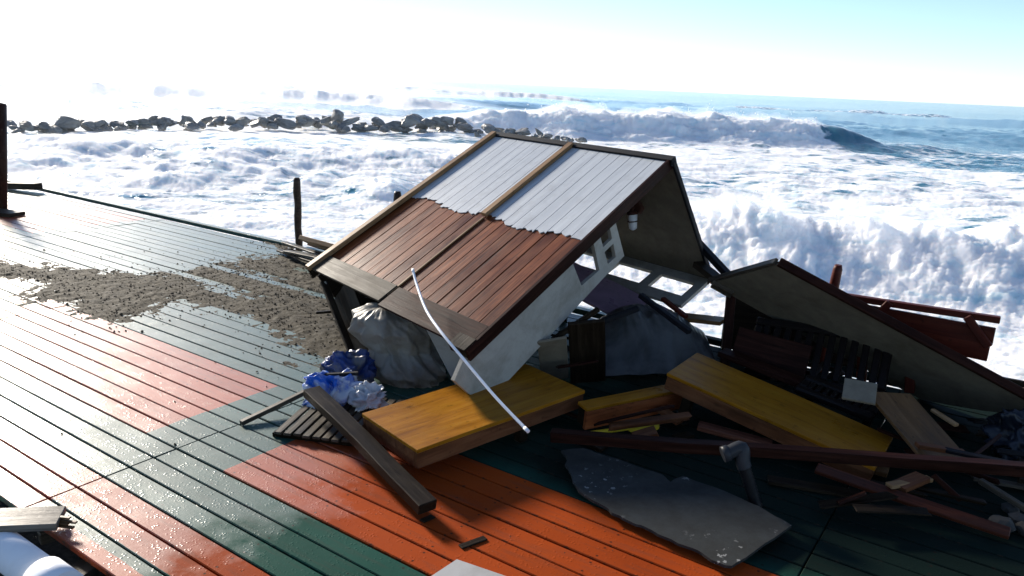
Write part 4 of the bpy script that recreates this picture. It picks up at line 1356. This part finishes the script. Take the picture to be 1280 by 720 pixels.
# dark post, timber and shadow plank at the far left end of the deck
o = tube('post', [PZ(-4, 262, 0.0), PD(-5, 130, (PZ(-4, 262, 0) - EYE).dot(_f))], 0.13, 'dark_red_wood', None, 14)
tag(o, 'thick dark brown post at the far end of the wet boards', 'post')
plank('timber', PZ(6, 232, 0.06), PZ(48, 233, 0.10), 0.16, 0.10, 'dark_wood', 'short timber lying at the far end of the boards beside the dark post', 'timber')
plank('timber', PZ(-30, 262, 0.04), PZ(22, 268, 0.03), 0.25, 0.05, 'dark_wood', 'dark plank added as the shadow at the foot of the thick post', 'plank')  # flat dark piece in place of the shadow thrown by the post
# boards sticking out behind the kiosk
plank('board', PZ(382, 300, 0.22), PZ(440, 316, 0.22), 0.20, 0.05, 'light_wood', 'light board end sticking out behind the low kiosk corner', 'board', roll=-0.5)
plank('board', PZ(392, 306, 0.12), PZ(450, 322, 0.12), 0.18, 0.05, 'orange_wood', 'brown board end under the light board behind the kiosk', 'board', roll=-0.4)
for i, (a, b, z0, z1) in enumerate((((349, 313), (410, 333), 0.03, 0.12), ((355, 303), (412, 322), 0.06, 0.12), ((357, 314), (415, 326), 0.08, 0.16))):
    plank('lath', PZ(*a, z0), PZ(*b, z1), 0.07, 0.025, ('dark_wood', 'grey_wood', 'grey_wood')[i], 'narrow weathered lath fanned out on the boards behind the kiosk', 'lath', 'laths behind the kiosk')

# red slatted bench thrown against the edge
def red_bench():
    n = 5.55
    p = lambda x, y: PN(x, y, n)
    root = thing('slatted_bench', V((p(1160, 420).x, p(1160, 420).y, 0.0)), 'red slatted bench stranded at the seaward edge behind the leaning panel', 'bench')
    nrm = N
    def b(nm, a, c, w, t, off=0.0):
        a, c = p(*a) + nrm * off, p(*c) + nrm * off
        d = c - a
        return beam(nm, a, c, w, t, 'red_paint_wood', root, side=nrm.cross(d), wob=0.003)
    b('top_rail', (1035, 367), (1250, 400), 0.042, 0.05)
    b('back_slat', (1050, 385), (1243, 421), 0.115, 0.025)
    b('back_slat', (1050, 402), (1236, 441), 0.115, 0.025)
    b('strut', (1092, 398), (1113, 377), 0.05, 0.03, -0.03)
    b('strut', (1209, 394), (1236, 432), 0.05, 0.03, -0.03)
    b('strut', (1060, 372), (1075, 420), 0.05, 0.03, -0.03)
    b('leg', (1078, 400), (1076, 478), 0.06, 0.05, 0.03)
    b('leg', (1140, 415), (1136, 492), 0.06, 0.05, 0.03)
red_bench()

# ------------------------------------------------------------------ sea air
def build_haze():
    m = bpy.data.materials.new('sea_air')
    m.use_nodes = True
    nt = m.node_tree
    nt.nodes.remove(nt.nodes['Principled BSDF'])
    v = nt.nodes.new('ShaderNodeVolumePrincipled')
    v.inputs['Color'].default_value = (0.92, 0.96, 1.0, 1)
    v.inputs['Density'].default_value = 0.00015
    v.inputs['Anisotropy'].default_value = 0.8
    nt.links.new(v.outputs[0], nt.nodes['Material Output'].inputs['Volume'])
    bm = bmesh.new()
    bmesh.ops.create_cube(bm, size=1.0)
    bmesh.ops.scale(bm, vec=(5600, 5600, 13.0), verts=bm.verts)
    bmesh.ops.translate(bm, vec=(0, 0, 1.5), verts=bm.verts)
    me = bpy.data.meshes.new('haze'); bm.to_mesh(me); bm.free()
    me.materials.append(m)
    o = bpy.data.objects.new('haze', me)
    COL.objects.link(o)
    stuff(o)
    tag(o, 'bright salty haze over the surf', 'haze')
build_haze()

# ------------------------------------------------------------------ spray hanging over the surf
def shell(name, x0, x1, y0, y1, nx, ny, thick, dens, aniso, label):
    """closed layer of fine spray lying on the water, thick(X, Y, h) metres deep"""
    X, Y = np.meshgrid(np.linspace(x0, x1, nx), np.linspace(y0, y1, ny))
    h, f, t = sea_height(X, Y)
    ex = (X - x0) / (x1 - x0); ey = (Y - y0) / (y1 - y0)
    edge = np.clip(16 * ex * (1 - ex) * ey * (1 - ey), 0, 1)
    th = np.maximum(thick(X, Y, h, t), 0) * sstep(0, 0.6, edge)
    top = np.stack([X, Y, SEA_Z + h + th], -1)
    bot = np.stack([X, Y, SEA_Z + np.minimum(h, 0) - 0.35 - 0.1 * edge], -1)
    n = nx * ny
    idx = np.arange(n).reshape(ny, nx)
    q = np.stack([idx[:-1, :-1], idx[:-1, 1:], idx[1:, 1:], idx[1:, :-1]], -1).reshape(-1, 4)
    qb = q[:, ::-1] + n
    ring = np.concatenate([idx[0, :], idx[1:, -1], idx[-1, -2::-1], idx[-2:0:-1, 0]])
    r2 = np.roll(ring, -1)
    qs = np.stack([r2, ring, ring + n, r2 + n], -1)
    Q = np.concatenate([q, qb, qs])
    me = bpy.data.meshes.new(name)
    P = np.concatenate([top.reshape(-1, 3), bot.reshape(-1, 3)])
    me.vertices.add(len(P)); me.vertices.foreach_set('co', P.astype(np.float32).reshape(-1))
    me.loops.add(len(Q) * 4); me.loops.foreach_set('vertex_index', Q.astype(np.int32).reshape(-1))
    me.polygons.add(len(Q)); me.polygons.foreach_set('loop_start', np.arange(0, len(Q) * 4, 4, dtype=np.int32))
    me.update(calc_edges=True)
    m = bpy.data.materials.new(name)
    m.use_nodes = True
    nt = m.node_tree
    nt.nodes.remove(nt.nodes['Principled BSDF'])
    v = nt.nodes.new('ShaderNodeVolumePrincipled')
    v.inputs['Color'].default_value = (0.97, 0.98, 1.0, 1)
    v.inputs['Density'].default_value = dens
    v.inputs['Anisotropy'].default_value = aniso
    nt.links.new(v.outputs[0], nt.nodes['Material Output'].inputs['Volume'])
    me.materials.append(m)
    o = bpy.data.objects.new(name, me)
    COL.objects.link(o)
    stuff(o)
    return tag(o, label, 'spray')
shell('spray', 1.5, 30, 9.5, 25, 260, 150, lambda X, Y, h, t: 0.85 * sstep(0.35, 1.2, h) * (0.25 + 1.1 * fbm(X / 1.2, Y / 1.5, 4)) + 0.14 * np.clip(t, 0, 1), 0.55, 0.3, 'white spray thrown up by the wave breaking close to the boards')
shell('spray', -140, 46, 30, 300, 160, 150, lambda X, Y, h, t: 1.2 * sstep(0.3, 2.0, h) * (0.6 + 0.8 * fbm(X / 6, Y / 6, 3)) + 1.3 * sstep(15, -30, X), 0.012, 0.8, 'drifting spray over the far breakers')
shell('spray', -16, 40, 56, 72, 240, 70, lambda X, Y, h, t: 0.9 * sstep(0.8, 2.0, h) * (0.2 + 1.0 * fbm(X / 2.2, Y / 2.2, 4)) * sstep(30, 22, X) + 0.35 * np.clip(t, 0, 1), 0.22, 0.3, 'white spray torn from the breaker beyond the rocks')

# torn droplets along the crests
def droplets():
    V_, F_ = [], []
    def batch(n, x0, x1, y0, y1, hmin, size, thr):
        X = RNG.uniform(x0, x1, n); Y = RNG.uniform(y0, y1, n)
        h, f, t = sea_height(X, Y)
        w = sstep(hmin, hmin * 2.6, h) * np.clip(t, 0, 1) * sstep(-0.1, 0.5, fbm(X / 1.3, Y / 1.3, 4))
        k = RNG.uniform(0, 1, n) < w
        X, Y, h = X[k], Y[k], h[k]
        z = SEA_Z + h + RNG.exponential(thr, len(X)) * (0.4 + np.clip(fbm(X / 0.8 + 9, Y / 0.8, 3), -0.3, 1.0)) + 0.02
        s = RNG.uniform(0.3, 1.0, len(X)) ** 2 * size
        base = np.array([(1, 1, 1), (1, -1, -1), (-1, 1, -1), (-1, -1, 1)], float)
        P = np.stack([X, Y, z], -1)[:, None, :] + base[None] * s[:, None, None] * RNG.uniform(0.5, 1.2, (len(X), 4, 1))
        return P.reshape(-1, 3)
    P = np.concatenate([batch(110000, 2, 27, 12, 22, 0.45, 0.016, 0.16), batch(40000, -12, 27, 60, 68, 0.8, 0.05, 0.35)])
    n = len(P) // 4
    q = np.arange(n)[:, None] * 4
    T = np.concatenate([q + np.array([0, 1, 2]), q + np.array([0, 3, 1]), q + np.array([0, 2, 3]), q + np.array([1, 3, 2])])
    me = bpy.data.meshes.new('droplets')
    me.vertices.add(len(P)); me.vertices.foreach_set('co', P.astype(np.float32).reshape(-1))
    me.loops.add(len(T) * 3); me.loops.foreach_set('vertex_index', T.astype(np.int32).reshape(-1))
    me.polygons.add(len(T)); me.polygons.foreach_set('loop_start', np.arange(0, len(T) * 3, 3, dtype=np.int32))
    me.update(calc_edges=True)
    m, nt, p = newmat('droplet_water')
    p.inputs['Base Color'].default_value = (0.9, 0.92, 0.94, 1)
    p.inputs['Roughness'].default_value = 0.4
    tr = nd(nt, 'ShaderNodeBsdfTranslucent')
    tr.inputs['Color'].default_value = (0.92, 0.95, 0.97, 1)
    mx = nd(nt, 'ShaderNodeMixShader'); mx.inputs[0].default_value = 0.55
    lk(nt, p.outputs[0], mx.inputs[1]); lk(nt, tr.outputs[0], mx.inputs[2])
    lk(nt, mx.outputs[0], nt.nodes['Material Output'].inputs['Surface'])
    o = put(bpy.data.objects.new('droplets', me), None, 'droplet_water')
    stuff(o); tag(o, 'flying white droplets torn off the breaking crests', 'spray')
droplets()
